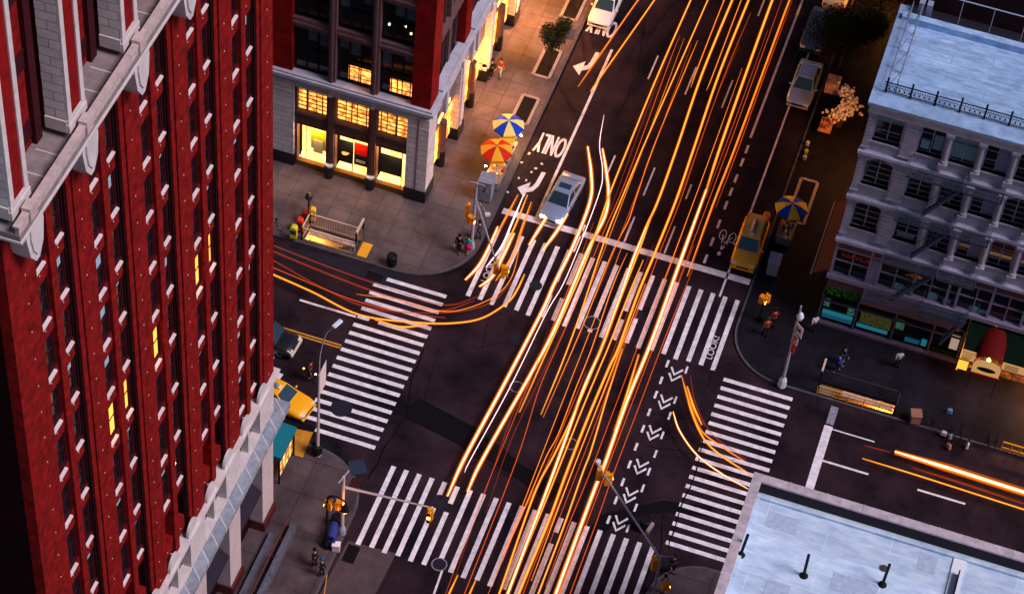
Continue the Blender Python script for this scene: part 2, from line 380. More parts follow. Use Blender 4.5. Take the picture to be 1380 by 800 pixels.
# patches, cracks and covers
def pxpoly(pts): return [tuple(gz(*q)[:2]) for q in pts]
flat([pxpoly([(806, 694), (893, 674), (960, 682), (960, 696), (891, 690), (830, 703), (796, 735), (786, 728)])], 'road_patch', patch, .004)
flat([pxpoly([(545, 548), (566, 537), (640, 575), (700, 625), (762, 655), (742, 676), (650, 615), (545, 562)])], 'road_patch', patch, .004)
flat([pxpoly([(500, 500), (555, 548), (545, 562), (497, 548)])], 'road_patch', patch, .0045)
flat([pxpoly([(469, 728), (534, 745), (500, 812), (425, 812)])], 'concrete_pad', pad, .006)
flat([pxpoly([(372, 330), (560, 370), (545, 392), (372, 345)])], 'road_patch', mat('newer_asphalt', (.020, .017, .028), .8, .3, 2), .004)
cr = []
for pts, w_ in (([(566, 537), (600, 556), (660, 592), (720, 640)], .12), ([(545, 562), (600, 585), (650, 620), (690, 645)], .09), ([(571, 470), (556, 510), (548, 560), (520, 600), (497, 645)], .10), ([(592, 470), (580, 510), (572, 545)], .05), ([(722, 300), (700, 350), (660, 420), (650, 470)], .05),
                ([(957, 560), (935, 640), (912, 700), (900, 740)], .09), ([(785, 540), (860, 552), (930, 566)], .06), ([(990, 488), (960, 500), (955, 520)], .06), ([(740, 150), (720, 210), (700, 240)], .07), ([(770, 148), (800, 162), (860, 170)], .05), ([(640, 470), (700, 455), (760, 470), (850, 500)], .04), ([(680, 505), (770, 540), (840, 575)], .05),
                ([(870, 20), (860, 100), (830, 160)], .04), ([(990, 620), (930, 610), (870, 600)], .05), ([(400, 470), (440, 480)], .05), ([(895, 690), (890, 740), (860, 800)], .07), ([(840, 745), (870, 710), (890, 690)], .05)):
    P_ = [gz(*q) for q in pts]
    Q = [P_[0]]
    for a, b_ in zip(P_, P_[1:]):
        for k_ in range(1, 5): Q.append(a.lerp(b_, k_/4)+Vector((random.uniform(-.07, .07), random.uniform(-.07, .07), 0)))
    for a, b_ in zip(Q, Q[1:]): cr.append(line(a, b_, w_*random.uniform(.7, 1.2)))
bq = MB()
for i, p in enumerate(cr):
    a = sum(p[j][0]*p[(j+1) % 4][1]-p[(j+1) % 4][0]*p[j][1] for j in range(4))
    if a < 0: p = p[::-1]
    bq.add([(q[0], q[1], .010+.0002*(i % 7)) for q in p], [(0, 1, 2, 3)])
struct(bq.build('crack_sealing', seal))
flat([line(gz(455, 672), gz(437, 800), .05)], 'kerb_line', ypaint, .011)
mh_m = mat('manhole_iron', (.022, .022, .036), .7, .5, 12); mh_r = mat('manhole_ring', (.24, .21, .28), .7)
cc = 0
for (x_, y_, r_, lab) in ((696, 521, .40, 'ring marked cover between the two bright curved trails'), (769, 598, .40, 'ring marked cover in the middle of the trail bundle'), (592, 676, .48, 'blue grey cover at the head of the south crosswalk'), (592, 760, .42, 'pale ringed cover at the foot of the south crosswalk'), (798, 435, .52, 'wide cover between stripes of the north crosswalk'), (722, 385, .36, 'dark cover beside broken stripes of the north crosswalk'), (859, 423, .36, 'dark cover breaking a stripe of the north crosswalk'), (460, 550, .62, 'large round cover breaking a stripe of the west crosswalk'), (698, 459, .40, 'faint round cover left of the curved trails'), (746, 724, .36, 'black cover breaking a stripe of the south crosswalk'), (850, 552, .42, 'faint cover near the bike lane chevrons')):
    p = gz(x_, y_); t = thing('manhole_cover', lab, 'manhole cover', (p[0], p[1], 0), group='manhole covers in the roadway')
    MB().lathe([(r_, .009), (r_, .019), (0.01, .020)], n=24).build('cover', mh_m, t)
    pr = [(r_, .018), (r_+.07, .018), (r_+.07, .022), (r_, .022)]
    b = MB(); n = 24
    vs = [(rr*math.cos(2*math.pi*j/n), rr*math.sin(2*math.pi*j/n), zz) for rr, zz in pr for j in range(n)]
    b.add(vs, [(k_*n+j, k_*n+(j+1) % n, ((k_+1) % 4)*n+(j+1) % n, ((k_+1) % 4)*n+j) for k_ in range(4) for j in range(n)])
    b.build('rim', mh_r if cc in (0, 1, 3, 4) else mh_m, t); cc += 1
#==PART2==
# ================================================================== red brick tower (west side, south of the cross street)
T = thing('brick_tower', 'tall red brick tower with white stone sills and balcony above the yellow cab', 'building', (-45, 68, 0))
off = T.location
FX = -33.05; TN = 81.45; TS = 54.2; TOP = 86
NB = range(0, -5, -1)
ZS = [15.1, 18.85, 22.65, 26.45, 30.2, 33.75, 37.15, 40.55, 43.95, 47.35, 50.75]
ZB = 53.0
b = MB(off)
b.box(-62, FX-.62, TS+.02, TN-.02, 13.3, TOP)                       # core behind the windows
b.box(-62, FX-.5, TS, TS+.3, 0, TOP, 1)                          # south return, shade put into the brick colour
b.box(-62, FX-.3, TN-.3, TN, 13.3, TOP)                         # north return
for k in NB:
    y0 = 76.43+4.97*k
    yb = y0+4.97 if k < 0 else TN
    b.box(FX-.7, FX, y0+3.55, yb, 13.3, ZB-.3)                        # pier
    b.box(FX-.7, FX-.06, y0+3.12, y0+3.50, 13.3, ZB-.3)                  # ribbed jamb
    b.box(FX-.7, FX-.16, y0+3.50, y0+3.55, 13.3, ZB-.3, 1)
    b.box(FX-.7, FX-.20, y0+2.80, y0+2.95, 13.3, ZB-.3, 1); b.box(FX-.7, FX-.13, y0+2.95, y0+3.12, 13.3, ZB-.3, 1)  # stepped jamb, coloured dark to stand in for shade
    b.box(FX-.7, FX-.08, y0+1.30, y0+1.82, 13.3, ZB-.3)                 # mullion pier
    for z in ZS[:-1]+[50.75]:
        b.box(FX-.62, FX-.22, y0, y0+1.30, z-1.15, z-.001); b.box(FX-.62, FX-.22, y0+1.82, y0+2.80, z-1.15, z-.001)
b.box(FX-.7, FX, TS+.001, 76.43+4.97*-4, 13.3, ZB-.3)
# pale studs set into the brickwork
for i, z in enumerate([14+1.72*j for j in range(23)]):
    for k in range(1, -5, -1):
        y = (76.43+4.97*(k-1)+4.97-.9) if k < 1 else 80.7
        if z < ZB-1: b.box(FX, FX+.025, y-.028, y+.028, z, z+.07, 2)
for z in ZS:
    for k in NB:
        y0 = 76.43+4.97*k
        for yy in (y0+.55, y0+2.25): b.box(FX-.22, FX-.19, yy-.028, yy+.028, z-.62, z-.55, 2)
b.build('wall', [brick, brick_shade, mat('stud', (.6, .42, .34), .6)], T)
wm = mat('window_frame_maroon', (.045, .006, .010), .6)
litw = emi('lit_room', (1, .40, .05), 1.3)
blind = mat('window_blind', (.34, .50, .58), .6)
LIT = {(-1, 0, 7), (-1, 1, 8), (-3, 0, 3), (-3, 1, 4)}
litset = [(282, 350), (266, 380), (208, 480), (150, 590), (168, 555)]
litpos = [gx(x, y, FX-.3) for x, y in litset]
cnt = 0
rnd = random.Random(3)
for k in NB:
    y0 = 76.43+4.97*k
    for c, (a, e, sa, se) in enumerate(((y0+.02, y0+1.28, y0-.02, y0+.86), (y0+1.84, y0+2.78, y0+1.78, y0+2.54))):
        for ri, z in enumerate(ZS):
            zt = (ZS[ri+1] if ri+1 < len(ZS) else ZB)-1.17
            ctr = Vector((FX, (a+e)/2, (z+zt)/2))
            if not (onscreen(ctr, 14)): continue
            if z < 16 and k < 0: continue
            f = MB(off); xf = FX-.42; e0 = e; e = e+.14
            f.box(FX-.61, FX-.21, a+.01, e0-.01, z+.001, z+.06); f.box(xf, xf+.10, a, a+.07, z+.061, zt); f.box(xf, xf+.10, e-.30, e, z+.002, zt); f.box(xf, xf+.10, a+.07, e-.30, z+.002, z+.09); f.box(xf, xf+.10, a+.07, e-.30, zt-.08, zt)
            f.box(xf, xf+.08, a+.07, e-.30, (z+zt)/2-.035, (z+zt)/2+.035); f.box(xf, xf+.15, e-.22, e-.12, z+.002, zt)
            w_ = f.build('window', wm, T)
            lit = any(abs(ctr.y-p.y-.0) < .75 and abs(ctr.z-p.z) < 1.75 for p in litpos)
            g_ = MB(off); g_.box(xf+.02, xf+.05, a+.07, e-.30, z+.09, (z+zt)/2-.035); g_.box(xf+.02, xf+.05, a+.07, e-.30, (z+zt)/2+.035, zt-.08)
            g_.build('pane', litw if lit else glass_d, w_)
            if rnd.random() < .4 and not lit:
                h = rnd.uniform(.3, .9)
                MB(off).box(xf+.052, xf+.058, a+.08, e-.32, zt-.1-h, zt-.09).build('blind', blind, w_)
            s_ = MB(off); s_.box(FX-.17, FX-.02, sa+.06, se-.02, z, z+.10); s_.build('sill', whitef, w_)
            if lit: w_['label'] = 'window lit yellow from inside'
            e = e0; cnt += 1
# upper stone bays over the balcony
for k in range(-5, 1):
    y0 = 59.1+4.97*(k+4); y1 = y0+1.45
    if y0 > 76: continue
    b = MB(off)
    X1 = -32.5
    b.box(-33.4, X1, y0, y1, ZB+.35, TOP)
    b.box(X1, X1+.10, y0, y0+.30, ZB+1.0, TOP, 1); b.box(X1, X1+.10, y1-.30, y1, ZB+1.0, TOP, 1); b.box(X1, X1+.14, y0-.06, y1+.06, ZB+.35, ZB+.75, 1); b.box(X1, X1+.10, y0-.03, y1+.03, ZB+.75, ZB+1.0, 1)
    b.box(X1, X1+.04, y0+.30, y1-.30, ZB+1.0, TOP, 2)
    b.box(-33.4, X1+.02, y0-.07, y0, ZB+.35, ZB+.95, 1)
    b.build('pilaster', [terra, terra_p, redpanel], T)
    # recessed bay window wall
    b = MB(off)
    ya, yb = y1, y1+3.52
    for yy, ww in ((ya, .55), (ya+1.45, .28), (yb-.75, .5)): b.box(-34.1, -33.45, yy, yy+ww, ZB-.2, TOP, 0)
    b.build('bay_frame', wm, T)
    for (a, e) in ((ya+.55, ya+1.45), (ya+1.73, yb-.75)):
        for z in (ZB+.4, ZB+4.0, ZB+7.4):
            if not onscreen((-33.7, (a+e)/2, z+1.4), 30): continue
            f = MB(off); f.box(-34.0, -33.62, a, e, z, z+.9); f.box(-34.0, -33.58, a-.03, e+.03, z+.9, z+.98); f.box(-33.9, -33.8, a, e, z+1.75, z+1.84); f.box(-33.9, -33.8, a, e, z+2.55, z+2.63); f.box(-33.9, -33.7, e-.07, e, z+.98, z+3.4); f.box(-33.9, -33.7, a, a+.07, z+.98, z+3.4)
            f.box(-33.9, -33.82, (a+e)/2-.03, (a+e)/2+.03, z+.98, z+2.6)
            w_ = f.build('window', wm, T)
            MB(off).box(-33.88, -33.86, a+.07, e-.07, z+.98, z+3.4).build('pane', glass_d, w_)
            MB(off).box(-33.855, -33.85, a+.1, (a+e)/2-.04, z+1.86, z+2.54).build('blind', blind, w_)
b = MB(off)
b.box(-33.7, -31.95, TS-.45, TN, ZB-.30, ZB, 0)
b.box(-33.1, -31.88, TS-.5, TN, ZB-.42, ZB-.30, 1)
for j in range(24):
    y = TS+.2+j*1.24
    b.box(-33.4, -32.2, y-.03, y+.03, ZB, ZB+.012, 1)
b.build('balcony_floor', [mat('balcony_stone', (.30, .24, .24), .7, .4, 2), terra_p], T)
b = MB(off); b.box(-32.14, -31.97, TS-.43, TN, ZB, ZB+.40); b.box(-32.20, -31.92, TS-.47, TN, ZB+.40, ZB+.50)
for k in range(-5, 1):
    y = 59.1+4.97*(k+4)+.72; b.box(-32.25, -31.87, y-.28, y+.28, ZB+.002, ZB+.66)
b.build('balustrade', mat('balustrade_stone', (.60, .47, .45), .7, .35, 3), T)
for k in range(-5, 1):
    y = 59.1+4.97*(k+4)+1.35
    if y > 75: continue
    b = MB(off)
    shield = [(y-.66, ZB-.45), (y+.66, ZB-.45), (y+.72, ZB-1.5), (y+.55, ZB-2.5), (y+.15, ZB-3.1), (y-.15, ZB-3.1), (y-.55, ZB-2.5), (y-.72, ZB-1.5)]
    b.prism(shield, FX, FX+.78, 0, 'x')
    inner = [(y+(q[0]-y)*.68, ZB-1.7+(q[1]-ZB+1.7)*.72) for q in shield]
    b.prism(inner, FX+.78, FX+.86, 0, 'x')
    for j in range(5): b.lathe([(.01, 0), (.12, .03), (.14, .1), (.1, .2), (.01, .22)], (FX+.80, y-.48+.24*j, ZB-.78), 8)
    for sgn in (-1, 1): b.lathe([(.02, -.2), (.14, -.12), (.17, 0), (.14, .14), (.02, .2)], (FX+.6, y+sgn*.72, ZB-1.2), 10)
    b.build('cartouche', terra_p, T)
# podium
b = MB(off)
b.box(-62, FX-.9, TS, TN-.4, 0, 13.2, 1)
zt = 13.35
b.box(FX-.9, FX, TS, TN, 12.35, 13.0, 0); b.box(FX-.9, FX+.22, TS, TN+.2, 13.0, zt, 0); b.box(FX-.9, FX+.30, TS, TN+.28, zt, zt+.12, 0)
for k in NB:
    y0 = 76.43+4.97*k
    yb = y0+4.97 if k < 0 else TN
    b.box(FX-.9, FX-.001, y0+2.95, yb, 9.9, 12.35, 0)
    b.box(FX-.6, FX-.1, y0+1.42, y0+1.62, 10.1, 12.35, 0)
    b.box(FX-.9, FX-.55, y0, y0+2.95, 9.9, 12.35, 2); b.box(FX-.6, FX+.02, y0, y0+2.95, 9.85, 10.1, 0)
b.box(FX-.9, FX-.001, TS, 56.55, 9.9, 12.35, 0)
b.build('stone_frieze', [terra_p, brick_shade, glass_d], T)
for k in NB:
    y0 = 76.43+4.97*k
    for yy in (y0+.62, y0+3.05):
        b = MB(off); n = 14
        poly = [(yy-.62, zt+.12)]+[(yy-.62*math.cos(math.pi*j/n), zt+.12+.15+.75*math.sin(math.pi*j/n)) for j in range(n+1)]+[(yy+.62, zt+.12)]
        b.prism(poly, FX+.02, FX+.16, 0, 'x')
        b.build('scalloped_crest', terra_p, T)
b = MB(off); b.box(FX-.9, -32.4, TS, TN+.95, 9.35, 9.80); b.box(FX-.9, -32.55, TS, TN+.8, 9.1, 9.35, 1)
b.build('stone_ledge', [slate, terra_p], T)
for k in NB:
    y0 = 76.43+4.97*k
    ya, yb = y0+3.3, (y0+4.97-.05 if k < 0 else TN)
    ya2 = ya if k < 0 else 79.75
    b = MB(off); b.box(FX-1.0, FX-.05, ya2, yb, .95, 9.1); b.build('stone_pillar', mat('pillar_stone', (.60, .50, .50), .6, .2, 1), T)
    MB(off).box(FX-1.05, FX+.10, ya2-.08, yb+.06, .14, .95).build('pillar_base', mat('red_granite', (.10, .012, .012), .4, .3, 6), T)
    b = MB(off); b.box(FX-1.2, FX-1.0, y0-.1, ya2, 4.9, 9.1); 
    for j in range(4): b.box(FX-1.0, FX-.94, y0+.5+j*.75, y0+.56+j*.75, 4.9, 9.1, 1)
    b.build('upper_shop_window', [glass_d, mat('shop_mullion', (.10, .07, .06), .5)], T)
    b = MB(off); b.prism([(FX-1.0, 4.9), (FX-.1, 4.2), (FX-.1, 3.95), (FX-1.0, 4.1)], y0, ya2-.05, 0, 'y'); b.build('shop_awning', mat('dark_awning', (.025, .018, .03), .8), T)
    b = MB(off); b.box(FX-1.2, FX-1.0, y0, ya2, .14, 3.9); b.build('shopfront', lit_pattern('tower_shop', (1, .34, .06), (.06, .01, .005), 1.5, .9, 1.3, .06, 1.2), T)
# basement areaway parapet along the tower
a_ = gz(389, 705, .14); 
t = thing('areaway_wall', 'pale low stone areaway wall with brown handrail beside the tower base', 'low wall', (-31.9, 76, .14))
b = MB(t.location); b.box(-31.55, -31.2, 62, 80.6, .14, .75); b.box(-32.6, -32.3, 62, 79.6, .14, .45); b.build('coping', mat('area_stone', (.13, .13, .18), .8, .5, 3), t)
b = MB(t.location); b.tube([(-31.75, 62, 1.1), (-31.75, 80.6, 1.1)], .04)
for j in range(15): b.tube([(-31.75, 62.3+j*1.3, .14), (-31.75, 62.3+j*1.3, 1.1)], .025)
b.build('handrail', mat('rusty_rail', (.12, .045, .03), .6), t)
# teal street canopy and black post at its north corner
p = gz(381, 612, .14)
t = thing('street_canopy', 'teal canopy on black posts behind the tower corner next to the yellow cab', 'canopy', (-34.6, 84.6, .14))
b = MB(); b.prism([(-1.1, 2.9), (1.25, 2.75), (1.25, 2.45), (1.1, 2.4), (-1.1, 2.55)], -1.3, 1.3, 0, 'y'); b.build('canopy_roof', mat('teal_canvas', (.01, .16, .20), .6), t)
for sx in (-1, 1.1):
    for sy in (-1.2, 1.2): MB().box(sx-.05, sx+.05, sy-.05, sy+.05, 0, 2.5).build('post', blackm, t)
b = MB(); b.box(1.0, 1.08, -1.1, 1.0, .5, 2.2); b.build('lit_side_panel', lit_pattern('canopy_light', (1, .5, .12), (.2, .05, .01), 1.6, .5, .5, .05, 2), t)
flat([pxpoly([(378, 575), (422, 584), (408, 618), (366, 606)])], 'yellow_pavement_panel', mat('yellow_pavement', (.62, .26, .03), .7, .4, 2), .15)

# ================================================================== north-west corner building
T = thing('corner_store', 'pale stone corner building with lit yellow shop windows and dark red upper piers', 'building', (-39, 113, 0))
off = T.location; Y0 = 109.24; X0 = -33.2
b = MB(off)
b.box(-70, X0-.6, Y0+1.3, 170, 0, 5.4, 0); b.box(-70, X0-.6, Y0+.6, 170, 5.4, 34, 0)
for (xa, xb, z0) in ((-46.2, -42.95, 8.7), (-34.55, X0, 8.7)): b.box(xa, xb, Y0, Y0+.62, z0, 34, 1)
b.box(X0-.62, X0, Y0+.62, 110.85, 8.7, 34, 1)
for y in (116.2, 122.6, 129.2, 136): b.box(X0-.62, X0, y, y+1.3, 8.7, 34, 1)
b.build('wall', [brick_shade, redpanel], T)
for xa, xb in ((-60, -57), (-46.5, -42.8), (-34.7, X0)):
    b = MB(off)
    b.box(xa, xb, Y0-.0, Y0+.62, 1.2, 8.0)
    b.box(xa+.0, xb, Y0-.02, Y0-.0, 7.0, 7.12); b.box((xa+xb)/2-.06, (xa+xb)/2+.06, Y0-.025, Y0, 1.2, 7.9, 1)
    if xb == X0: b.box(X0-.62, X0-.001, Y0+.62, 110.9, 1.2, 8.0)
    b.build('stone_pier', [stone_tl, mat('pier_groove', (.2, .17, .18), .8)], T)
b = MB(off); b.box(-70, X0-.01, Y0+.05, Y0+.6, 7.62, 8.3); b.box(X0-.6, X0-.01, Y0+.6, 160, 7.0, 8.3)
b.box(-70, X0+.10, Y0-.12, Y0+.05, 8.3, 8.62); b.box(-70, X0+.34, Y0-.36, Y0+.4, 8.62, 8.86); b.box(-70, X0+.22, Y0-.24, Y0+.5, 8.86, 9.02)
b.box(X0-.1, X0+.10, Y0+.05, 160, 8.3, 8.62); b.box(X0-.4, X0+.34, Y0+.4, 160, 8.62, 8.86); b.box(X0-.5, X0+.22, Y0+.5, 160, 8.86, 9.02)
for y in (112.0, 117.5, 118.6, 124.3, 125.4, 130.9): b.box(X0, X0+.28, y, y+.5, 6.3, 8.3)
for x in (-40.2, -37.2): b.box(x-.16, x+.16, Y0-.16, Y0+.05, 7.7, 8.62)
b.build('cornice', stone_tlp, T)
for ya, yb in ((111.1, 116.0), (117.7, 122.4), (124.1, 129.0), (130.7, 135.8)):
    n = 10; poly = [(ya, 9.02)]+[(ya+(yb-ya)*j/n, 9.2+.45*math.sin(math.pi*j/n)**.6) for j in range(n+1)]+[(yb, 9.02)]
    b = MB(off); b.prism(poly, X0-.35, X0+.25, 0, 'x'); b.build('arched_hood', stone_tlp, T)
for xa, xb in ((-42.6, -40.5), (-39.85, -37.5), (-36.85, -34.75)):
    f = MB(off); f.box(xa-.12, xa, Y0+.12, Y0+.6, .3, 7.6); f.box(xb, xb+.12, Y0+.12, Y0+.6, .3, 7.6); f.box(xa, xb, Y0+.12, Y0+.5, 4.15, 5.4); f.box(xa-.1, xb+.1, Y0+.02, Y0+.12, 5.15, 5.35); f.box(xa, xb, Y0+.15, Y0+.5, .14, .62, 1)
    f.build('shopfront_frame', [bronze, mat('brass_stall', (.24, .12, .03), .4, metal=.4)], T)
    f = MB(off); f.box(xa, xb, Y0+.40, Y0+.44, 5.42, 7.6); wq = f.build('upper_lit_window', lit_pattern('shelf_light', (1, .52, .10), (.40, .07, .004), 1.5, 1.05, .36, .05, 2.5), T)
    m_ = MB(off)
    for q in (.28, .62): m_.box(xa+(xb-xa)*q-.025, xa+(xb-xa)*q+.025, Y0+.34, Y0+.40, 5.42, 7.6)
    m_.build('glazing_bar', blackm, wq)
shop = lit_pattern('window_display', (1, .62, .20), (1, .36, .05), 2.2, 9, 9, .001, 1.3)
for i, (xa, xb) in enumerate(((-42.6, -40.5), (-39.85, -37.5), (-36.85, -34.75))):
    r_ = MB(off); r_.box(xa, xb, Y0+1.15, Y0+1.2, .62, 4.15); r_.box(xa, xb, Y0+.5, Y0+1.15, .56, .62); w_ = r_.build('display_window', shop, T)
    d_ = MB(off)
    if i == 0:
        d_.box(xa+.75, xb-.25, Y0+.8, Y0+.84, 1.5, 3.3, 0); d_.box(xa+.95, xb-.45, Y0+.74, Y0+.78, 1.2, 2.4, 1); d_.box(xa+.1, xa+.16, Y0+.5, Y0+.56, .62, 4.1, 2); d_.box(xa+.5, xa+.54, Y0+.5, Y0+.54, .62, 4.1, 2)
    elif i == 1:
        d_.box(xa+.12, xa+1.1, Y0+.7, Y0+.74, 1.1, 3.2, 2); d_.box(xa+1.2, xb-.1, Y0+.7, Y0+.74, 2.2, 3.3, 3); d_.box(xa+1.2, xb-.1, Y0+.7, Y0+.74, 1.2, 2.2, 2); d_.box((xa+xb)/2-.03, (xa+xb)/2+.03, Y0+.5, Y0+.56, .62, 4.1, 2)
        d_.lathe([(.01, 0), (.28, .02), (.01, .04)], (xa+.6, Y0+.66, 2.1), 14, 4)
        d_.box(xa+1.35, xb-.3, Y0+.66, Y0+.69, 1.5, 1.75, 1)
    else:
        d_.box(xa+.1, xb-.45, Y0+.75, Y0+.8, 1.15, 2.95, 2); d_.box(xb-.4, xb-.34, Y0+.5, Y0+.56, .62, 4.1, 2)
    d_.build('display', [mat('lime_poster', (.5, .55, .05), .6), mat('white_poster', (.6, .65, .6), .6), mat('navy_poster', (.012, .018, .035), .6), mat('red_poster', (.5, .01, .01), .6), mat('cream_poster', (.6, .45, .25), .6)], w_)
    lp = MB(off).box(xa+.3, xb-.3, Y0+.62, Y0+.72, 3.95, 4.05).build('display_lamp', emi('display_tube', (1, .7, .3), 6), w_)
    ld = bpy.data.lights.new('display_light', 'POINT'); ld.energy = 150; ld.color = (1, .52, .14); ld.shadow_soft_size = .25
    lo = bpy.data.objects.new('display_light', ld); C.objects.link(lo); lo.parent = T; lo.location = Vector(((xa+xb)/2, Y0+.35, 3.6))-off
for x in (-40.18, -37.18):
    b = MB(off); b.box(x-.27, x+.27, Y0-.02, Y0+.12, 1.3, 7.6); b.box(x-.12, x+.12, Y0-.08, Y0-.02, 1.3, 7.6); b.build('bronze_pilaster', bronze, T)
    b = MB(off); b.lathe([(.34, .14), (.34, 1.15), (.30, 1.2)], (x, Y0-.05, 0), 14); b.lathe([(.31, 1.2), (.31, 1.36)], (x, Y0-.05, 0), 14, 1); b.build('pilaster_base', [granite, stone_tlp], T)
MB(off).box(-46.55, -42.75, Y0-.06, Y0+.6, .13, 1.2).build('granite_plinth', granite, T)
MB(off).box(-34.75, X0+.05, Y0-.06, Y0+.6, .13, 1.2).box(X0-.6, X0+.05, Y0+.6, 110.95, .13, 1.2).build('granite_plinth', granite, T)
# upper steel windows, south face
b = MB(off)
for x in (-40.15, -37.15): b.box(x-.26, x+.26, Y0-.02, Y0+.4, 9.02, 34); b.box(x-.08, x+.08, Y0-.14, Y0-.02, 9.02, 34)
for z in (13.0, 17.2, 21.5, 25.8): b.box(-42.95, -34.55, Y0+.10, Y0+.4, z, z+.78); b.box(-42.95, -34.55, Y0+.02, Y0+.10, z+.3, z+.48)
b.build('steel_frame', mat('rose_steel', (.17, .09, .10), .5, .3, 2), T)
litr = lit_pattern('office_light', (1, .42, .07), (.35, .03, .01), 2.0, .9, .8, .05, 2.2)
for zi, z in enumerate((9.05, 13.8, 18.0, 22.3)):
    zt2 = (12.98, 17.18, 21.48, 25.78)[zi]
    for j, (xa, xb) in enumerate(((-42.9, -40.45), (-39.85, -37.45), (-36.85, -34.6))):
        if not onscreen((xa+1, Y0, z+1.5), 20): continue
        f = MB(off); g3 = (xb-xa)/3
        for q in range(4): f.box(xa+g3*q-.03, xa+g3*q+.03, Y0+.36, Y0+.46, z, zt2)
        for q in (z+.04, (z+zt2)/2, zt2-.04): f.box(xa, xb, Y0+.36, Y0+.45, q-.03, q+.03)
        w_ = f.build('office_window', blackm, T)
        MB(off).box(xa, xb, Y0+.48, Y0+.50, z, zt2).build('pane', glass_d, w_)
        bl = MB(off)
        for q in range(3):
            if (j+q+zi) % 3: bl.box(xa+g3*q+.06, xa+g3*q+g3-.06, Y0+.470, Y0+.476, zt2-rnd.uniform(.7, 1.7), zt2-.1)
        bl.build('blind', mat('grey_blind', (.07, .10, .13), .7), w_)
        if zi == 0 and j == 1: MB(off).box(xa+g3*.9, xb-.05, Y0+.462, Y0+.468, z+.25, z+1.5).build('lit_room', litr, w_)
        if zi == 0 and j == 2: MB(off).box(xa+.65, xb-.1, Y0+.462, Y0+.468, z+.2, z+1.4).build('lit_room', litr, w_)
        if zi == 1 and j == 2:
            q_ = MB(off)
            for qx, qz in ((.4, 1.2), (1.5, 1.4), (1.9, .9)): q_.lathe([(.01, 0), (.06, .05), (.06, .12), (.01, .17)], (xa+qx, Y0+.44, z+qz), 8)
            q_.build('ceiling_lamp', emi('warm_bulb', (1, .7, .3), 6), w_)
# avenue face
for ya, yb in ((110.95, 116.15), (117.6, 122.55), (124.0, 129.1), (130.6, 135.9)):
    f = MB(off); f.box(X0-.5, X0-.25, (ya+yb)/2-.2, (ya+yb)/2+.2, 9.02, 34)
    for z in (13.0, 17.2, 21.5): f.box(X0-.5, X0-.2, ya, yb, z, z+.7)
    for q in range(1, 6): f.box(X0-.5, X0-.38, ya+(yb-ya)*q/6-.03, ya+(yb-ya)*q/6+.03, 9.02, 34)
    w_ = f.build('avenue_window_frame', mat('rose_steel', (.17, .09, .10), .5), T)
    MB(off).box(X0-.58, X0-.52, ya, yb, 9.02, 34).build('pane', glass_d, w_)
    MB(off).box(X0-.515, X0-.51, (ya+yb)/2+.3, (ya+yb)/2+.8, 11, 12.6).build('blind', glass_b, w_)
for j, ya in enumerate((110.95, 117.3, 123.7, 129.8)):
    yb = ya+5.0
    b = MB(off); b.box(X0-.55, X0+.05, yb-.1, yb+1.15, 1.2, 6.9, 0); b.box(X0-.55, X0+.14, yb-.15, yb+1.2, .13, 1.2, 1); b.box(X0+.05, X0+.16, yb+.1, yb+.5, 1.3, 7.4, 0); b.build('avenue_pier', [stone_tl, granite], T)
    b = MB(off); b.box(X0-.6, X0-.3, ya, yb-.1, 4.4, 6.9); b.build('shop_fascia', mat('fascia_brown', (.18, .13, .13), .6), T)
    b = MB(off)
    for q in range(9): b.box(X0-.28, X0-.22, ya+1.2+q*.28, ya+1.36+q*.28, 5.0, 5.35)
    b.build('lit_sign_letters', emi('sign_letters', (1, .5, .1), 3), T)
    b = MB(off); b.box(X0-.6, X0-.5, ya, yb-.1, .7, 4.4); b.build('avenue_display_window', lit_pattern('avenue_shop', (1, .48, .08), (.45, .10, .006), 3.2, 1.2, 2, .05, 1.0), T)
    b = MB(off); b.lathe([(.3, .13), (.3, 1.5), (.26, 1.6)], (X0-.2, ya+2.2, 0), 12); b.lathe([(.28, 1.6), (.28, 4.4)], (X0-.2, ya+2.2, 0), 12, 1); b.build('column', [granite, bronze], T)
# wall lamps over the avenue pavement (the lit pools on the paving)
for k_, (yy, st_) in enumerate(((120.0, 230), (129.5, 560), (140, 1000))):
    t = thing('wall_lantern', ['small warm lantern on the store wall nearest the food cart', 'small warm lantern on the store wall above the amber pavement', 'small warm lantern on the store wall at the far end of the amber pavement'][k_], 'lantern', (X0+.5, yy, 3.7))
    MB().lathe([(.02, .2), (.16, .14), (.18, .1), (.02, .1)], n=10).build('shade', blackm, t)
    b = MB(); b.tube([(-.45, 0, .2), (0, 0, .2)], .025); b.build('bracket', blackm, t)
    MB().lathe([(.02, -.06), (.1, -.02), (.12, .05), (.04, .1)], n=10).build('bulb', emi('amber_bulb', (1, .42, .06), 25), t)
    ld = bpy.data.lights.new('lantern_light', 'POINT'); ld.energy = st_*3.2; ld.color = (1, .36, .06); ld.shadow_soft_size = .15
    lo = bpy.data.objects.new('lantern_light', ld); C.objects.link(lo); lo.parent = t; lo.location = (.25, 0, -.2)
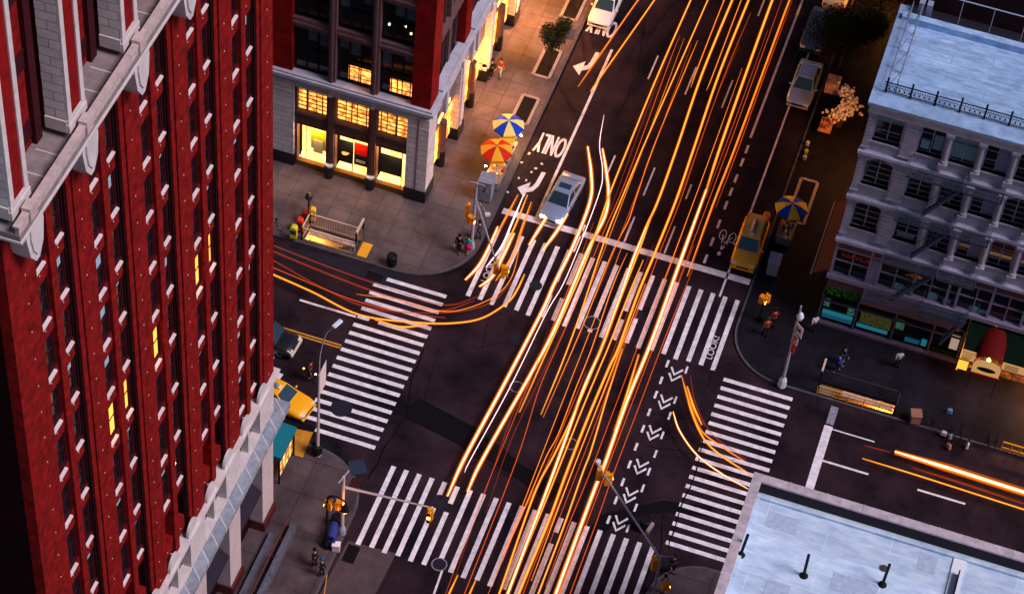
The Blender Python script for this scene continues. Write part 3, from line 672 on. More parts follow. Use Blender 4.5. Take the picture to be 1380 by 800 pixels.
#==PART3==
# ================================================================== north-east iron-fronted building
YF = 109.0
T = thing('iron_front_building', 'mauve grey iron-fronted loft building with arched windows, fire escapes and blue roof', 'building', (6, 114, 0))
off = T.location
XA, XB = -5.3, 22
b = MB(off)
b.box(XA, XB, YF+.5, 117, 0, 20.3)
b.build('wall', mat('side_wall', (.10, .09, .13), .8, .4, 1.5), T)
cols = [(-4.78, -3.05)]+[(-1.98+2.02*j, -.44+2.02*j) for j in range(8)]
floors = [(8.45, 12.35, 9.55, 12.0), (12.35, 16.3, 13.5, 15.85), (16.3, 20.0, 17.3, 19.55)]
b = MB(off)                                  # facade masonry around the openings
for (z0, z1, w0, w1) in floors:
    xs = [XA]+[q for c in cols for q in c]+[XB]
    for i in range(0, len(xs), 2): b.box(xs[i], xs[i+1], YF, YF+.5, w0, w1)
    b.box(XA, XB, YF, YF+.5, z0+.02, w0); b.box(XA, XB, YF, YF+.5, w1, z1-.02)
    for (xa, xb) in cols:                  # segmental arch fillets
        if z0 < 16:
            n = 8; W = xb-xa; pts = [(xa, w1)]+[(xa+W*j/n, w1-.02-.38*(1-math.sin(math.pi*j/n))) for j in range(n+1)]+[(xb, w1)]
            b.prism(pts, YF+.03, YF+.4, 0, 'y')
b.build('iron_facade', iron_tr, T)
for (z0, z1, w0, w1) in floors:
    for ci, (xa, xb) in enumerate(cols):
        if not onscreen((xa+.7, YF, w0+1), 30): continue
        f = MB(off); mid = (xa+xb)/2
        f.box(xa, xa+.06, YF+.3, YF+.36, w0, w1); f.box(xb-.06, xb, YF+.3, YF+.36, w0, w1); f.box(mid-.03, mid+.03, YF+.28, YF+.36, w0, w1)
        nb = 4 if (z0 < 16) else 2
        for q in range(1, nb+1): f.box(xa, xb, YF+.31, YF+.35, w0+(w1-w0)*q/(nb+1)-.02, w0+(w1-w0)*q/(nb+1)+.02)
        f.box(xa-.05, xb+.05, YF-.1, YF+.3, w0-.10, w0)
        w_ = f.build('window', iron_tr, T)
        MB(off).box(xa, xb, YF+.37, YF+.40, w0, w1).build('pane', glass_d, w_)
        pb = MB(off)
        if z0 > 16 and ci in (0, 2): pb.box(xa+.07, mid-.03 if ci == 0 else xb-.07, YF+.36, YF+.368, w1-.75, w1-.05) ; pb.box(mid+.03, xb-.07, YF+.36, YF+.368, w1-.7, w1-.05) if ci == 0 else pb.box(xa+.07, xb-.07, YF+.36, YF+.368, w0+.15, w1-.9)
        elif ci == 3: pb.box(mid+.05, xb-.07, YF+.355, YF+.366, w0+.05, w1-.3)
        elif z0 > 16 and ci == 1: pb.box(xa+.15, mid-.1, YF+.15, YF+.36, w0+.35, w0+1.0); pb.box(mid+.1, xb-.1, YF+.36, YF+.368, w0+.3, w0+1.4)
        elif ci == 1 and z0 < 12: pb.box(xa+.2, xb-.2, YF+.36, YF+.366, w0+.05, w0+.5)
        if pb.v: pb.build('blind', mat('pale_blind', (.22, .34, .42), .7, .2, 3) if ci != 3 else mat('board', (.22, .22, .34), .7), w_)
for (z0, z1, w0, w1) in floors:
    for xa, xb in ((XA, -4.86), (-2.96, -2.1)):
        b = MB(off); n = 7
        b.box(xa, xb, YF-.14, YF-.001, w0-.5, w0+.02); b.box(xa-.05, xb+.05, YF-.2, YF-.001, w1-.05, w1+.25); b.box(xa-.04, xb+.04, YF-.2, YF-.001, w0-.62, w0-.5)
        hh = (w1-.05-w0)/n
        for j in range(n): b.box(xa+.04, xb-.04, YF-.13, YF-.001, w0+.02+hh*j+.05, w0+.02+hh*(j+1))
        b.box(xa+.07, xb-.07, YF-.09, YF-.001, w0, w1)
        b.build('quoined_pilaster', iron_tr, T)
    for j in range(8):
        xc = -.21+2.02*j
        if not onscreen((xc, YF, w0+1), 40): continue
        b = MB(off)
        b.lathe([(.24, w0-.05), (.24, w0+.1), (.17, w0+.2), (.15, w1-.3), (.16, w1-.22), (.24, w1-.12), (.24, w1)], (xc, YF-.16, 0), 12)
        b.box(xc-.28, xc+.28, YF-.44, YF-.001, w0-.42, w0-.05); b.box(xc-.26, xc+.26, YF-.42, YF-.001, w1, w1+.2)
        b.build('column', iron_tr, T, smooth=False)
b = MB(off)
for z in (8.3, 12.3, 16.25): b.box(XA-.12, XB, YF-.34, YF+.1, z-.02, z+.20); b.box(XA-.06, XB, YF-.22, YF+.1, z-.20, z-.02)
b.build('string_course', mat('string_paint', (.46, .46, .60), .6, .3, 2), T)
b = MB(off); b.box(XA-.1, XB, YF-.30, YF+.5, 19.75, 20.45); b.box(XA-.22, XB, YF-.48, YF+.5, 20.45, 20.58); b.build('roof_frieze', iron_band, T)
b = MB(off); b.box(XA-.22, XB, YF-.50, YF+.9, 20.58, 20.70); b.box(XA-.22, XA+.5, YF+.9, 118, 20.40, 20.72); b.build('roof_edge', mat('edge_coating', (.30, .46, .72), .6, .4, 1.2), T)
b = MB(off); b.box(XA+.02, XB, YF+.52, 117, 20.30, 20.52); b.box(XA+.1, XB, 116.6, 117.1, 20.52, 21.0); b.build('roof_deck', roofm2, T)
# second floor and shops
b = MB(off)
b.box(XA, XB, YF+.3, YF+.5, .14, 8.3, 1)
for x in (-5.2, -2.85, -2.2, .15, 2.4, 3.05, 5.2, 7.4): b.box(x-.09, x+.09, YF+.0, YF+.3, 4.8, 7.9, 0)
for x in (-4.0, -1.1, 1.25, 4.2, 6.3): b.box(x-.04, x+.04, YF+.12, YF+.26, 4.9, 7.3, 0)
b.box(XA, XB, YF+.02, YF+.3, 7.25, 7.42, 0); b.box(XA, XB, YF+.14, YF+.26, 6.1, 6.17, 0); b.box(XA, XB, YF+.02, YF+.3, 7.42, 8.1, 2)
b.box(-2.75, -2.28, YF+.05, YF+.2, 4.9, 7.1, 3)
b.box(XA-.1, XB, YF-.16, YF+.3, 4.55, 4.88, 0)
b.build('first_floor_windows', [mat('mullion_paint', (.26, .22, .32), .6), glass_d, mauve, mat('grey_door', (.24, .22, .33), .6)], T)
neon = text('window_lettering', 'NIAVIUS', .52, emi('neon_red', (.5, .02, .02), .09), Matrix.Translation((-3.85, YF+.1, 6.75))@Matrix.Rotation(math.radians(90), 4, 'X'), T, .01)
b = MB(off)
for x, y_, h in ((-1.0, .2, .5), (-.5, .2, .35), (1.3, .2, .55), (2.2, .2, .4), (4.0, .2, .4), (4.6, .2, .3)): b.box(x, x+.55, YF+.22, YF+.28, 4.95, 4.95+h)
b.build('window_things', mat('pale_goods', (.20, .42, .52), .6), T)
b = MB(off); b.prism([(YF-.35, 3.25), (YF+.3, 3.25), (YF+.3, 4.55), (YF-.05, 4.5)], -2.85, 3.8, 0, 'x'); b.build('sign_board', mauve, T)
b = MB(off); b.box(-5.25, -2.85, YF-.02, YF+.3, 3.25, 4.5); b.build('sign_board', mauve, T)
b = MB(off)
for x in (-5.28, -2.88, -.3, 2.25, 4.2): b.box(x-.06, x+.06, YF-.12, YF+.02, .3, 3.25)
b.box(XA, 4.3, YF-.12, YF+.02, 2.3, 2.38); b.box(XA, 4.3, YF-.12, YF+.02, 3.15, 3.25); b.box(XA-.05, 4.3, YF-.28, YF+.05, .13, .34); b.build('shopfront_frame', mat('plum_paint', (.13, .09, .15), .6), T)
cy = emi('cyan_display', (.02, .30, .42), .24); cy2 = emi('dim_cyan', (.01, .10, .18), .3)
gy_ = lit_pattern('green_poster', (.10, .40, .12), (.01, .10, .16), .18, 9, 9, .001, 4)
b = MB(off)
b.box(-5.1, -3.05, YF+.2, YF+.25, .8, 1.15, 0); b.box(-5.1, -3.05, YF+.22, YF+.25, .4, .8, 1); b.box(-5.15, -4.75, YF+.2, YF+.25, 1.5, 2.2, 2); b.box(-3.5, -3.02, YF+.2, YF+.25, 1.3, 2.0, 2)
b.box(-2.7, -.6, YF+.2, YF+.25, .45, .75, 0); b.box(-2.6, -.5, YF+.22, YF+.25, .9, 2.1, 3); b.box(-.2, .35, YF+.2, YF+.25, 1.3, 2.15, 2); b.box(1.7, 2.05, YF+.2, YF+.25, .4, 1.0, 0)
b.box(.6, 1.6, YF+.22, YF+.25, .35, .75, 1)
b.box(3.5, 4.05, YF+.2, YF+.25, .9, 2.2, 4); b.box(2.4, 4.1, YF+.1, YF+.2, .35, .62, 5)
b.build('shop_display', [cy, cy2, gy_, lit_pattern('food_poster', (.25, .22, .03), (.01, .05, .02), .12, 9, 9, .001, 7), emi('cream_display', (.5, .36, .26), .4), mat('green_carpet', (.01, .05, .01), .8)], T)
# ornamental railing on the roof
t = thing('roof_railing', 'ornamental dark iron railing along the front edge of the blue roof', 'railing', (0, YF+.75, 20.7))
off2 = t.location
b = MB(off2)
posts = [-4.72+1.52*j for j in range(9)]
b.bar((-4.9, YF+.75, 21.52), (8, YF+.75, 21.52), .05, .05); b.bar((-4.9, YF+.75, 21.30), (8, YF+.75, 21.30), .03, .03); b.bar((-4.9, YF+.75, 20.86), (8, YF+.75, 20.86), .04, .04)
for i in range(80):
    x = -4.7+i*.155
    b.box(x-.012, x+.012, YF+.735, YF+.765, 20.7, 21.52)
    if i % 2: 
        for s_ in (-1, 1): b.bar((x-.09, YF+.75, 21.08+s_*.12), (x+.09, YF+.75, 21.08-s_*.12), .03, .03)
        b.lathe([(.02, -.05), (.055, 0), (.02, .05)], (x, YF+.75, 21.08), 6)
b.build('ironwork', blackm, t)
for x in posts: MB(off2).box(x-.06, x+.06, YF+.69, YF+.81, 20.7, 21.8).lathe([(.09, 21.8), (.02, 21.95)], (x, YF+.75, 0), 6).build('post', blackm, t)
t = thing('side_guard_frame', 'thin braced pipe guard frame down the left side of the blue roof', 'guard frame', (-4.6, 113, 20.7))
b = MB(t.location)
for X_ in (-4.75, -4.15):
    b.tube([(X_, YF+1.0, 21.6), (X_, 117.5, 21.6)], .035); b.tube([(X_, YF+1.0, 21.15), (X_, 117.5, 21.15)], .025)
    for y in (110.1, 112, 113.9, 115.7, 117.4): b.tube([(X_, y, 20.55), (X_, y, 21.65)], .035)
for y in (110.1, 112, 113.9, 115.7): b.tube([(-4.75, y, 20.7), (-4.15, y+.9, 21.6)], .02)
b.build('pipe', mat('pipe_grey', (.16, .17, .24), .5), t)
# fire escapes
def fire_escape(x0, x1, z, lab, stair):
    t = thing('fire_escape', lab, 'fire escape', (x0, YF-.6, z), group='fire escapes on the iron front')
    L = x1-x0; b = MB()
    for j in range(7): b.bar((0, -.45+.14*j, 0), (L, -.45+.14*j, 0), .05, .02)
    b.box(0, L, -.5, -.45, -.05, .03); b.box(0, .05, -.5, .55, -.05, .03); b.box(L-.05, L, -.5, .55, -.05, .03); b.build('platform', fe_m, t)
    b = MB()
    for h in (.95, .5, .08): b.bar((0, -.5, h), (L, -.5, h), .035, .035); b.bar((0, -.5, h), (0, .5, h), .035, .035); b.bar((L, -.5, h), (L, .5, h), .035, .035)
    for j in range(int(L/.11)+1): b.box(j*.11-.008, j*.11+.008, -.508, -.492, 0, .95)
    b.build('guard_rail', fe_m, t)
    for xx in (.3, L-.3): MB().bar((xx, -.45, -.03), (xx, .42, -.6), .04, .04).build('bracket', fe_m, t)
    if stair:
        (xa, za), (xb, zb) = stair; b = MB()
        for yy in (-.42, .02):
            b.bar((xa, yy, za), (xb, yy, zb), .03, .14); b.bar((xa, yy, za+.8), (xb, yy, zb+.8), .03, .03)
        n = 12
        for j in range(n): q = (j+.5)/n; b.box(xa+(xb-xa)*q-.09, xa+(xb-xa)*q+.09, -.42, .02, za+(zb-za)*q-.01, za+(zb-za)*q+.01)
        b.build('stair', fe_m, t)
    return t
for (z, za) in ((16.15, 'topmost'), (12.25, 'second'), (8.25, 'third')):
    fire_escape(-2.15, 1.35, z, 'dark fire escape landing with stair, %s from the top of the iron front' % za, ((3.45, 0), (1.6, -3.0)) if z > 9 else ((3.4, 0), (1.1, -3.4)))
    fire_escape(1.42, 3.85, z-.12, 'dark fire escape basket on the right, %s from the top of the iron front' % za, None)
fire_escape(-2.75, 3.9, 4.5, 'long low fire escape landing above the mauve sign board', ((6.4, 0), (5.6, -2.2)))
fire_escape(1.0, 4.0, 4.9, 'small railed basket just over the long low fire escape landing', None)
# planting on the shop ledge
t = thing('ledge_planter', 'row of bright green leafy plants on the ledge over the corner shop', 'planter', (-4.2, YF-.3, 3.3))
MB().box(-1.05, 1.15, -.12, .15, -.05, .15).build('trough', blackm, t)
def leaves(n, fn, size, seed, mats, name, parent, flat_=.5):
    r = random.Random(seed); b = MB()
    for i in range(n):
        p = fn(r); a = r.uniform(0, 6.28); tl = r.uniform(-.9, .9); s_ = size*r.uniform(.6, 1.3)
        u = Vector((math.cos(a), math.sin(a), r.uniform(-.5, .5))).normalized(); v_ = u.cross(Vector((math.sin(tl), .2, math.cos(tl)))).normalized()
        p = Vector(p); mi = r.randrange(len(mats))
        b.add([p-u*s_, p-v_*s_*.55, p+u*s_, p+v_*s_*.55], [(0, 1, 2, 3)], mi)
    return b.build(name, mats, parent)
gl1 = mat('leaf_bright', (.015, .12, .008), .6); gl2 = mat('leaf_mid', (.01, .06, .008), .6)
leaves(420, lambda r: (r.uniform(-1.05, 1.1), r.gauss(0, .13), .15+abs(r.gauss(0, .22))*(1.5 if r.random() < .3 else .8)), .09, 5, [gl1, gl2], 'foliage', t)
# restaurant front
T = thing('restaurant_front', 'restaurant front with green awning, red barrel canopy and warm lit menu signs', 'restaurant', (7, 108.6, .14))
off = T.location
b = MB(off); b.prism([(YF+.02, 4.35), (YF+.02, 4.25), (YF-1.5, 2.95), (YF-1.5, 3.05)][::-1], 4.35, 12, 0, 'x'); b.build('green_awning', mat('green_canvas', (.002, .009, .005), .8), T)
b = MB(off); n = 10; xc = 6.15; R_ = .85
for i in range(n):
    a0, a1 = math.pi*i/n, math.pi*(i+1)/n
    p = lambda a, y, z: (xc+R_*math.cos(a), y, z+R_*.75*math.sin(a))
    b.add([p(a0, YF, 3.75), p(a1, YF, 3.75), p(a1, YF-2.1, 3.0), p(a0, YF-2.1, 3.0)], [(0, 1, 2, 3)]); 
b.build('barrel_canopy', mat('red_canvas', (.11, .004, .004), .7), T, smooth=True)
cream = emi('lit_cream_sign', (1, .50, .18), .30); redt = mat('sign_red', (.3, .01, .01), .6)
YS_ = YF-1.62
def board(name, xa, xb, z0, z1, y, lines, rows):
    b = MB(off); b.box(xa, xb, y, y+.06, z0, z1, 0); b.box(xa-.04, xb+.04, y-.01, y+.05, z0-.10, z0, 1); s = b.build(name, [cream, redt], T)
    W = xb-xa; H = z1-z0
    for body, q, sz in lines: text('sign_lettering', body, sz, redt, Matrix.Translation(((xa+xb)/2, y-.012, z0+H*q))@Matrix.Rotation(math.radians(90), 4, 'X'), T, .006)
    b = MB(off)
    for q, l_, r_ in rows: b.box(xa+W*l_, xa+W*r_, y-.012, y-.004, z0+H*q, z0+H*q+.05)
    if rows: b.build('small_print', blackm, T)
board('menu_sign', 4.35, 5.25, 2.25, 3.15, YS_, [('ITALIAN', .80, .24), ('FOOD', .50, .22)], [(.22, .1, .75), (.08, .1, .6)])
board('menu_sign', 7.05, 9.2, 2.35, 3.0, YS_, [], [(.75, .08, .5), (.55, .08, .5), (.35, .08, .5), (.15, .08, .5)])
n = 14; yc = YF-2.15
b = MB(off); b.prism([(5.25, 1.95), (7.05, 1.95), (7.05, 2.75)]+[(6.15+.9*math.cos(math.pi*i/n), 2.75+.5*math.sin(math.pi*i/n)) for i in range(n+1)]+[(5.25, 2.75)], yc, yc+.06, 0, 'y')
b.box(5.15, 7.15, yc-.02, yc+.05, 1.72, 1.93, 1); b.build('arched_sign', [cream, redt], T)
b = MB(off); b.prism([(6.15+.62*math.cos(2*math.pi*i/16), 2.45+.2*math.sin(2*math.pi*i/16)) for i in range(16)], yc-.03, yc-.01, 0, 'y'); b.build('dark_oval', blackm, T)
b = MB(off); b.box(4.35, 4.42, YF-.9, YF-.86, .3, 3.0); b.box(4.4, 5.0, YF-1.2, YF-1.14, .8, 2.15); b.build('glowing_menu_case', emi('menu_case', (1, .45, .05), .8), T)
b = MB(off); b.box(4.35, 12, YF-.3, YF-.1, .14, 3.3); b.build('restaurant_window', lit_pattern('dim_restaurant', (.5, .12, .02), (.02, .006, .004), .5, 1.1, 1.5, .06, 1.5), T)
for x in (5.3, 7.0): MB(off).tube([(x, yc+.05, .14), (x, yc+.05, 3.0)], .03).build('canopy_post', blackm, T)
for (x, e) in ((6.15, 30), (10.5, 900)):
    ld = bpy.data.lights.new('canopy_lamp_light', 'POINT'); ld.energy = e; ld.color = (1, .40, .08); ld.shadow_soft_size = .2
    lo = bpy.data.objects.new('canopy_lamp_light', ld); C.objects.link(lo); lo.parent = T; lo.location = Vector((x, YF-1.3, 2.2))-off
    MB(off).lathe([(.02, 2.32), (.1, 2.38), (.14, 2.48), (.03, 2.56)], (x, YF-1.3, 0), 10).tube([(x, YF-1.3, 2.54), (x, YF-1.3, 2.9)], .02).build('canopy_lamp', emi('amber_bulb', (1, .42, .06), 25), T)
# sloping shop awning on the avenue side
t = thing('avenue_awning', 'narrow sloping awning with pale edge on the avenue side of the iron front', 'awning', (-6, 113, 3))
b = MB(t.location); b.prism([(XA, 3.9), (XA-1.15, 3.05), (XA-1.15, 2.9), (XA, 3.7)], 110.3, 117.2, 0, 'y'); b.build('canvas', mat('brown_canvas', (.10, .04, .03), .8), t)
b = MB(t.location); b.box(XA-1.25, XA-1.151, 110.25, 117.25, 2.9, 3.1); b.build('pale_edge', mat('edge_paint', (.55, .36, .22), .6), t)
# buildings behind
T = thing('brick_rear_building', 'dark brick building rising behind the blue roof', 'building', (5, 128, 0))
b = MB(T.location); b.box(XA-.1, 30, 119.3, 150, 0, 23.4); b.build('wall', mat('sooty_brick', (.055, .022, .028), .9, .5, 1.2, seams=(.42, .16, 'v', .5, .02), seamcol=(.015, .01, .012)), T)
b = MB(T.location); b.box(XA-.35, XA-.10, 119.2, 150, 22.8, 23.7); b.box(XA-.1, 30, 119.0, 119.3, 23.4, 23.6); b.build('coping', mat('stone_coping', (.34, .26, .28), .7, .3, 2), T)
b = MB(T.location); b.box(-.9, -.1, 120.8, 122.8, 23.4, 24.8); b.build('roof_hatch', mat('blue_hatch', (.10, .22, .42), .5), T)
b = MB(T.location); b.box(1.5, 12, 121.4, 140, 23.4, 27.5); b.build('stair_bulkhead', mat('dark_bulkhead', (.03, .016, .02), .9, .4, 1), T)
t = thing('rear_pipe_rack', 'pale pipes and small vents in the dark gap behind the blue roof', 'pipes', (-3, 118.2, 20))
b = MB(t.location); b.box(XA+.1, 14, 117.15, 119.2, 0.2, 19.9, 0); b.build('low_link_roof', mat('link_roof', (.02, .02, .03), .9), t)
b = MB(t.location); b.tube([(-3.8, 118.2, 22.1), (14, 118.2, 22.1)], .04)
for x in range(-4, 14, 2): b.tube([(x+.2, 118.2, 19.9), (x+.2, 118.2, 22.1)], .03)
b.build('pipe', mat('pale_pipe', (.35, .42, .6), .5), t)
for x in (-4.4, -3.9): MB(t.location).box(x, x+.35, 117.5, 118, 19.9, 21.6).build('vent', mat('vent_grey', (.24, .28, .4), .5), t)
# ================================================================== south-east corner roof
T = thing('corner_roof_building', 'corner building seen from above with pale silver roof and clay coped parapet', 'building', (10, 75, 0))
off = T.location; ZP = 14.8; XC, YC = -5.32, 83.5
b = MB(off)
b.box(XC+.25, 40, 20, YC-.25, 0, 13.5)
b.box(XC+.15, XC+.5, 20, YC-.15, 13.5, ZP-.12, 0); b.box(XC+.5, 40, YC-.5, YC-.15, 13.5, ZP-.12, 1)
b.build('wall', [mat('parapet_render', (.40, .40, .46), .8, .3, 2), mat('shaded_parapet', (.03, .025, .03), .8)], T)  # dark colour stands for the shade on the north parapet's inner face
b = MB(off); b.box(XC, XC+.55, 20, YC-.55, ZP-.12, ZP); 
b.build('coping', coping, T)
b = MB(off); b.box(XC, 40, YC-.55, YC, ZP-.12, ZP+.002); 
for x in [XC+2.1*j for j in range(1, 20)]: b.box(x-.03, x+.03, YC-.57, YC+.02, ZP, ZP+.02)
b.build('coping', [coping], T)
b = MB(off)
for y in [YC-2.4*j for j in range(1, 20)]: b.box(XC-.02, XC+.57, y-.03, y+.03, ZP, ZP+.015)
b.build('coping_joints', mat('joint', (.6, .55, .58), .7), T)
b = MB(off); b.box(XC+.5, 40, 20, YC-.5, 13.5, 13.62); b.box(XC+.5, 40, YC-.85, YC-.5, 13.62, 13.80); b.box(XC+.5, XC+.72, 20, YC-.85, 13.62, 13.75)
b.build('roof_deck', roofm, T)
for (x, y, x2, y2) in ((1083, 775, 1090, 747), (1189, 787, 1199, 760), (998, 747, 1008, 720)):
    p = gz(x, y, 13.62); top = gy(x2, y2, p[1])
    b = MB(off); b.tube([(p[0], p[1], 13.6), (top[0], p[1], max(top[2], 14.6))], .085, 8); b.lathe([(.26, 13.62), (.12, 13.8), (.1, 13.8)], (p[0], p[1], 0), 12); b.build('vent_pipe', blackm, T)
for i, (x0, x1, y0, y1) in enumerate(((-3.9, -2.2, 81.0, 82.1), (.4, 2.9, 78.2, 79.4), (4.6, 5.6, 81.2, 82.4), (-2.9, -1.6, 76.4, 77.6))): MB(off).box(x0, x1, y0, y1, 13.61, 13.632+.002*i).build('roof_patch', mat('roof_patch_coating', (.44, .56, .72), .7, .3, 3), T)
MB(off).lathe([(.22, 13.62), (.22, 13.68), (.05, 13.7)], (2.9, 80.6, 0), 14).build('roof_drain', mat('drain_iron', (.05, .05, .06), .6), T)
p = gz(1285, 790, 13.62)
b = MB(off); b.box(p[0]-.35, p[0]+.35, 20, YC-.85, 13.6, 13.72, 0); b.box(p[0]+.05, p[0]+.12, 79.5, 81.6, 13.72, 14.2, 1); b.build('expansion_joint', [mat('joint_coating', (.70, .74, .82), .7), blackm], T)
#==PART4==
# ================================================================== long-exposure light trails, real tubes of light at lamp height over the lanes
def cr_spline(P, n=8):
    out = []; P = [2*P[0]-P[1]]+P+[2*P[-1]-P[-2]]
    for i in range(1, len(P)-2):
        for k in range(n):
            t = k/n; a, b_, c, d = P[i-1], P[i], P[i+1], P[i+2]
            out.append(.5*((2*b_)+(c-a)*t+(2*a-5*b_+4*c-d)*t*t+(3*b_-a-3*c+d)*t**3))
    out.append(P[-2]); return out
e_white = emi('trail_white_hot', (1, .66, .32), 2.4);  e_pink = emi('trail_pink', (1, .58, .60), 1.5)
tr_z = [.62]
def glow_mat(name, col, s_, a):
    m = bpy.data.materials.new(name); m.use_nodes = True; n = m.node_tree.nodes; l = m.node_tree.links; n.clear()
    e = n.new('ShaderNodeEmission'); e.inputs[0].default_value = (*col, 1); e.inputs[1].default_value = s_; tr = n.new('ShaderNodeBsdfTransparent'); ad = n.new('ShaderNodeMixShader'); ad.inputs[0].default_value = a
    o = n.new('ShaderNodeOutputMaterial'); l.new(tr.outputs[0], ad.inputs[1]); l.new(e.outputs[0], ad.inputs[2]); l.new(ad.outputs[0], o.inputs[0]); return m
g_or = glow_mat('trail_glow_orange', (1, .16, .008), .55, .22); g_rd = glow_mat('trail_glow_red', (.8, .05, .006), .28, .20)
e_or = glow_mat('trail_orange', (1, .25, .015), .95, .62); e_am = glow_mat('trail_amber', (1, .36, .035), 1.45, .72); e_red = glow_mat('trail_red', (.9, .10, .01), .7, .5); e_dim = glow_mat('trail_dim_red', (.6, .06, .012), .45, .35)
def trail(label, streaks, group=None):
    t = None
    for pts, kind, r in streaks:
        r *= .66 if kind in ('hot', 'amber', 'orange', 'pink') else .8
        z = tr_z[0]; tr_z[0] = .55+((tr_z[0]-.55+.037) % .3)
        P = [gz(x, y, z) for x, y in pts]
        if t is None:
            t = thing('light_trail', label, 'light trail', (P[0][0], P[0][1], 0), group=group or 'light trails of passing traffic')
        Q = cr_spline(P, 7); K = len(Q)
        side = []
        for i, p in enumerate(Q):
            d = (Q[min(i+1, K-1)]-Q[max(i-1, 0)]).normalized(); side.append(Vector((-d.y, d.x, 0)))
        tp = lambda r0: [r0*min(1, .35+i*.12, .35+(K-1-i)*.12) for i in range(K)]
        b = MB(t.location)
        if kind == 'hot':
            b.tube(Q, tp(r*.62), 6, 0)
            for s_ in (-1, 1): b.tube([p+sd_*s_*r*.95+Vector((0, 0, -.03)) for p, sd_ in zip(Q, side)], tp(r*.42), 5, 1)
            for s_ in (-1, 1): b.tube([p+sd_*s_*r*1.45+Vector((0, 0, -.05)) for p, sd_ in zip(Q, side)], tp(r*.2), 4, 2)
            b.tube(Q, tp(r*2.1), 6, 3); mm = [e_white, e_or, e_red, g_or]
        elif kind == 'amber':
            b.tube(Q, tp(r*.6), 6, 0)
            for s_ in (-1, 1): b.tube([p+sd_*s_*r*.9+Vector((0, 0, -.03)) for p, sd_ in zip(Q, side)], tp(r*.35), 5, 1)
            b.tube(Q, tp(r*1.9), 6, 2); mm = [e_am, e_or, g_rd]
        elif kind == 'orange': b.tube(Q, tp(r*.7), 6, 0); b.tube([p+sd_*r*1.1 for p, sd_ in zip(Q, side)], tp(r*.3), 4, 1); mm = [e_or, e_red]
        elif kind == 'red': b.tube(Q, tp(r*.5), 5, 0); mm = [e_red]
        elif kind == 'dim': b.tube(Q, tp(r*.5), 5, 0); mm = [e_dim]
        else: b.tube(Q, tp(r*.6), 6, 0); mm = [e_pink]
        b.build('light_streak', mm, t, smooth=True)
    return t
trail('pair of white hot curving trails with a pink streak between, leftmost across the crossing', [
    ([(792, 197), (797, 236), (795, 272), (771, 334), (747, 382), (730, 420), (678, 520), (627, 615), (603, 668)], 'hot', .125),
    ([(812, 200), (817, 230), (820, 262), (815, 292), (791, 340), (751, 435), (720, 495), (651, 617), (630, 662)], 'hot', .12),
    ([(814, 155), (808, 195), (812, 230), (806, 265), (764, 372), (736, 422), (688, 520), (635, 617), (626, 636)], 'pink', .06)])
trail('dull orange trail running down through the upper turn arrow', [([(885, -30), (860, 0), (805, 79), (779, 117)], 'orange', .09)])
trail('plain amber trail ending on the left turn lane line', [([(900, -30), (882, 0), (805, 110), (797, 124)], 'amber', .07)])
trail('two amber trails starting at the top edge and merging beside the white hot curving pair', [
    ([(945, -30), (931, 0), (887, 100), (846, 200), (822, 260), (808, 300), (792, 345), (765, 410), (700, 555)], 'amber', .075),
    ([(916, 48), (899, 92), (859, 202), (836, 262), (818, 302), (798, 350), (765, 435), (728, 520), (697, 617), (627, 797), (612, 835)], 'red', .07)])
trail('two close amber trails from the top edge ending in the middle of the crossing', [
    ([(967, -30), (954, 0), (910, 100), (866, 200), (840, 262), (822, 305), (806, 350), (783, 420), (757, 490), (729, 558)], 'amber', .06),
    ([(940, 55), (921, 100), (880, 200), (856, 270), (847, 297), (835, 320), (821, 350), (786, 437), (732, 562)], 'orange', .055)])
trail('thin orange trail that stops above a white lane dash', [([(990, -30), (976, 0), (940, 92), (931, 118)], 'orange', .06)])
trail('broad amber trail widening into a white hot band right of centre', [
    ([(1000, -30), (987, 0), (946, 100), (912, 200), (887, 270), (871, 305), (852, 352)], 'amber', .10),
    ([(871, 305), (852, 352), (835, 402), (810, 470), (787, 522), (760, 597), (735, 665), (685, 797), (672, 832)], 'hot', .10),
    ([(880, 285), (862, 335), (840, 392), (800, 495), (772, 560), (747, 612), (720, 665), (676, 790), (660, 832)], 'amber', .075)])
trail('thin orange trail ending high between two lane dashes', [([(1012, -30), (999, 0), (961, 100), (952, 122)], 'orange', .055)])
trail('long amber trail with thin red edges down the middle of the bundle', [
    ([(1022, -30), (1009, 0), (969, 100), (935, 200), (911, 270), (885, 335), (860, 395), (834, 467), (820, 497), (790, 568), (762, 640), (740, 700), (700, 797), (688, 832)], 'amber', .10),
    ([(1012, 17), (975, 105), (941, 200), (917, 270), (891, 335), (866, 400), (830, 490), (797, 570), (767, 645), (722, 755), (706, 797), (692, 832)], 'red', .06),
    ([(996, 60), (962, 140), (928, 235), (905, 290)], 'dim', .07)])
trail('bright double band nearest the bike lane, turning white hot at the stop line', [
    ([(1054, -30), (1041, 0), (1005, 100), (970, 200), (950, 262)], 'amber', .11),
    ([(952, 255), (915, 357), (877, 462), (845, 540), (815, 625), (800, 662), (750, 797), (738, 832)], 'hot', .125),
    ([(861, 477), (842, 540), (828, 580)], 'amber', .10)])
trail('orange trail on the right of the bundle ending past the stop line', [([(1078, -30), (1064, 0), (1027, 100), (990, 200), (960, 277), (926, 372)], 'orange', .11),
    ([(1068, 0), (1031, 100), (994, 203), (964, 281)], 'red', .06), ([(934, 362), (902, 440), (864, 540), (827, 637), (806, 697), (770, 795), (758, 830)], 'red', .07)])
trail('short amber trail starting inside the north crosswalk', [([(845, 341), (825, 387), (797, 470), (775, 525), (752, 585), (735, 617), (700, 700), (677, 750)], 'orange', .055)])
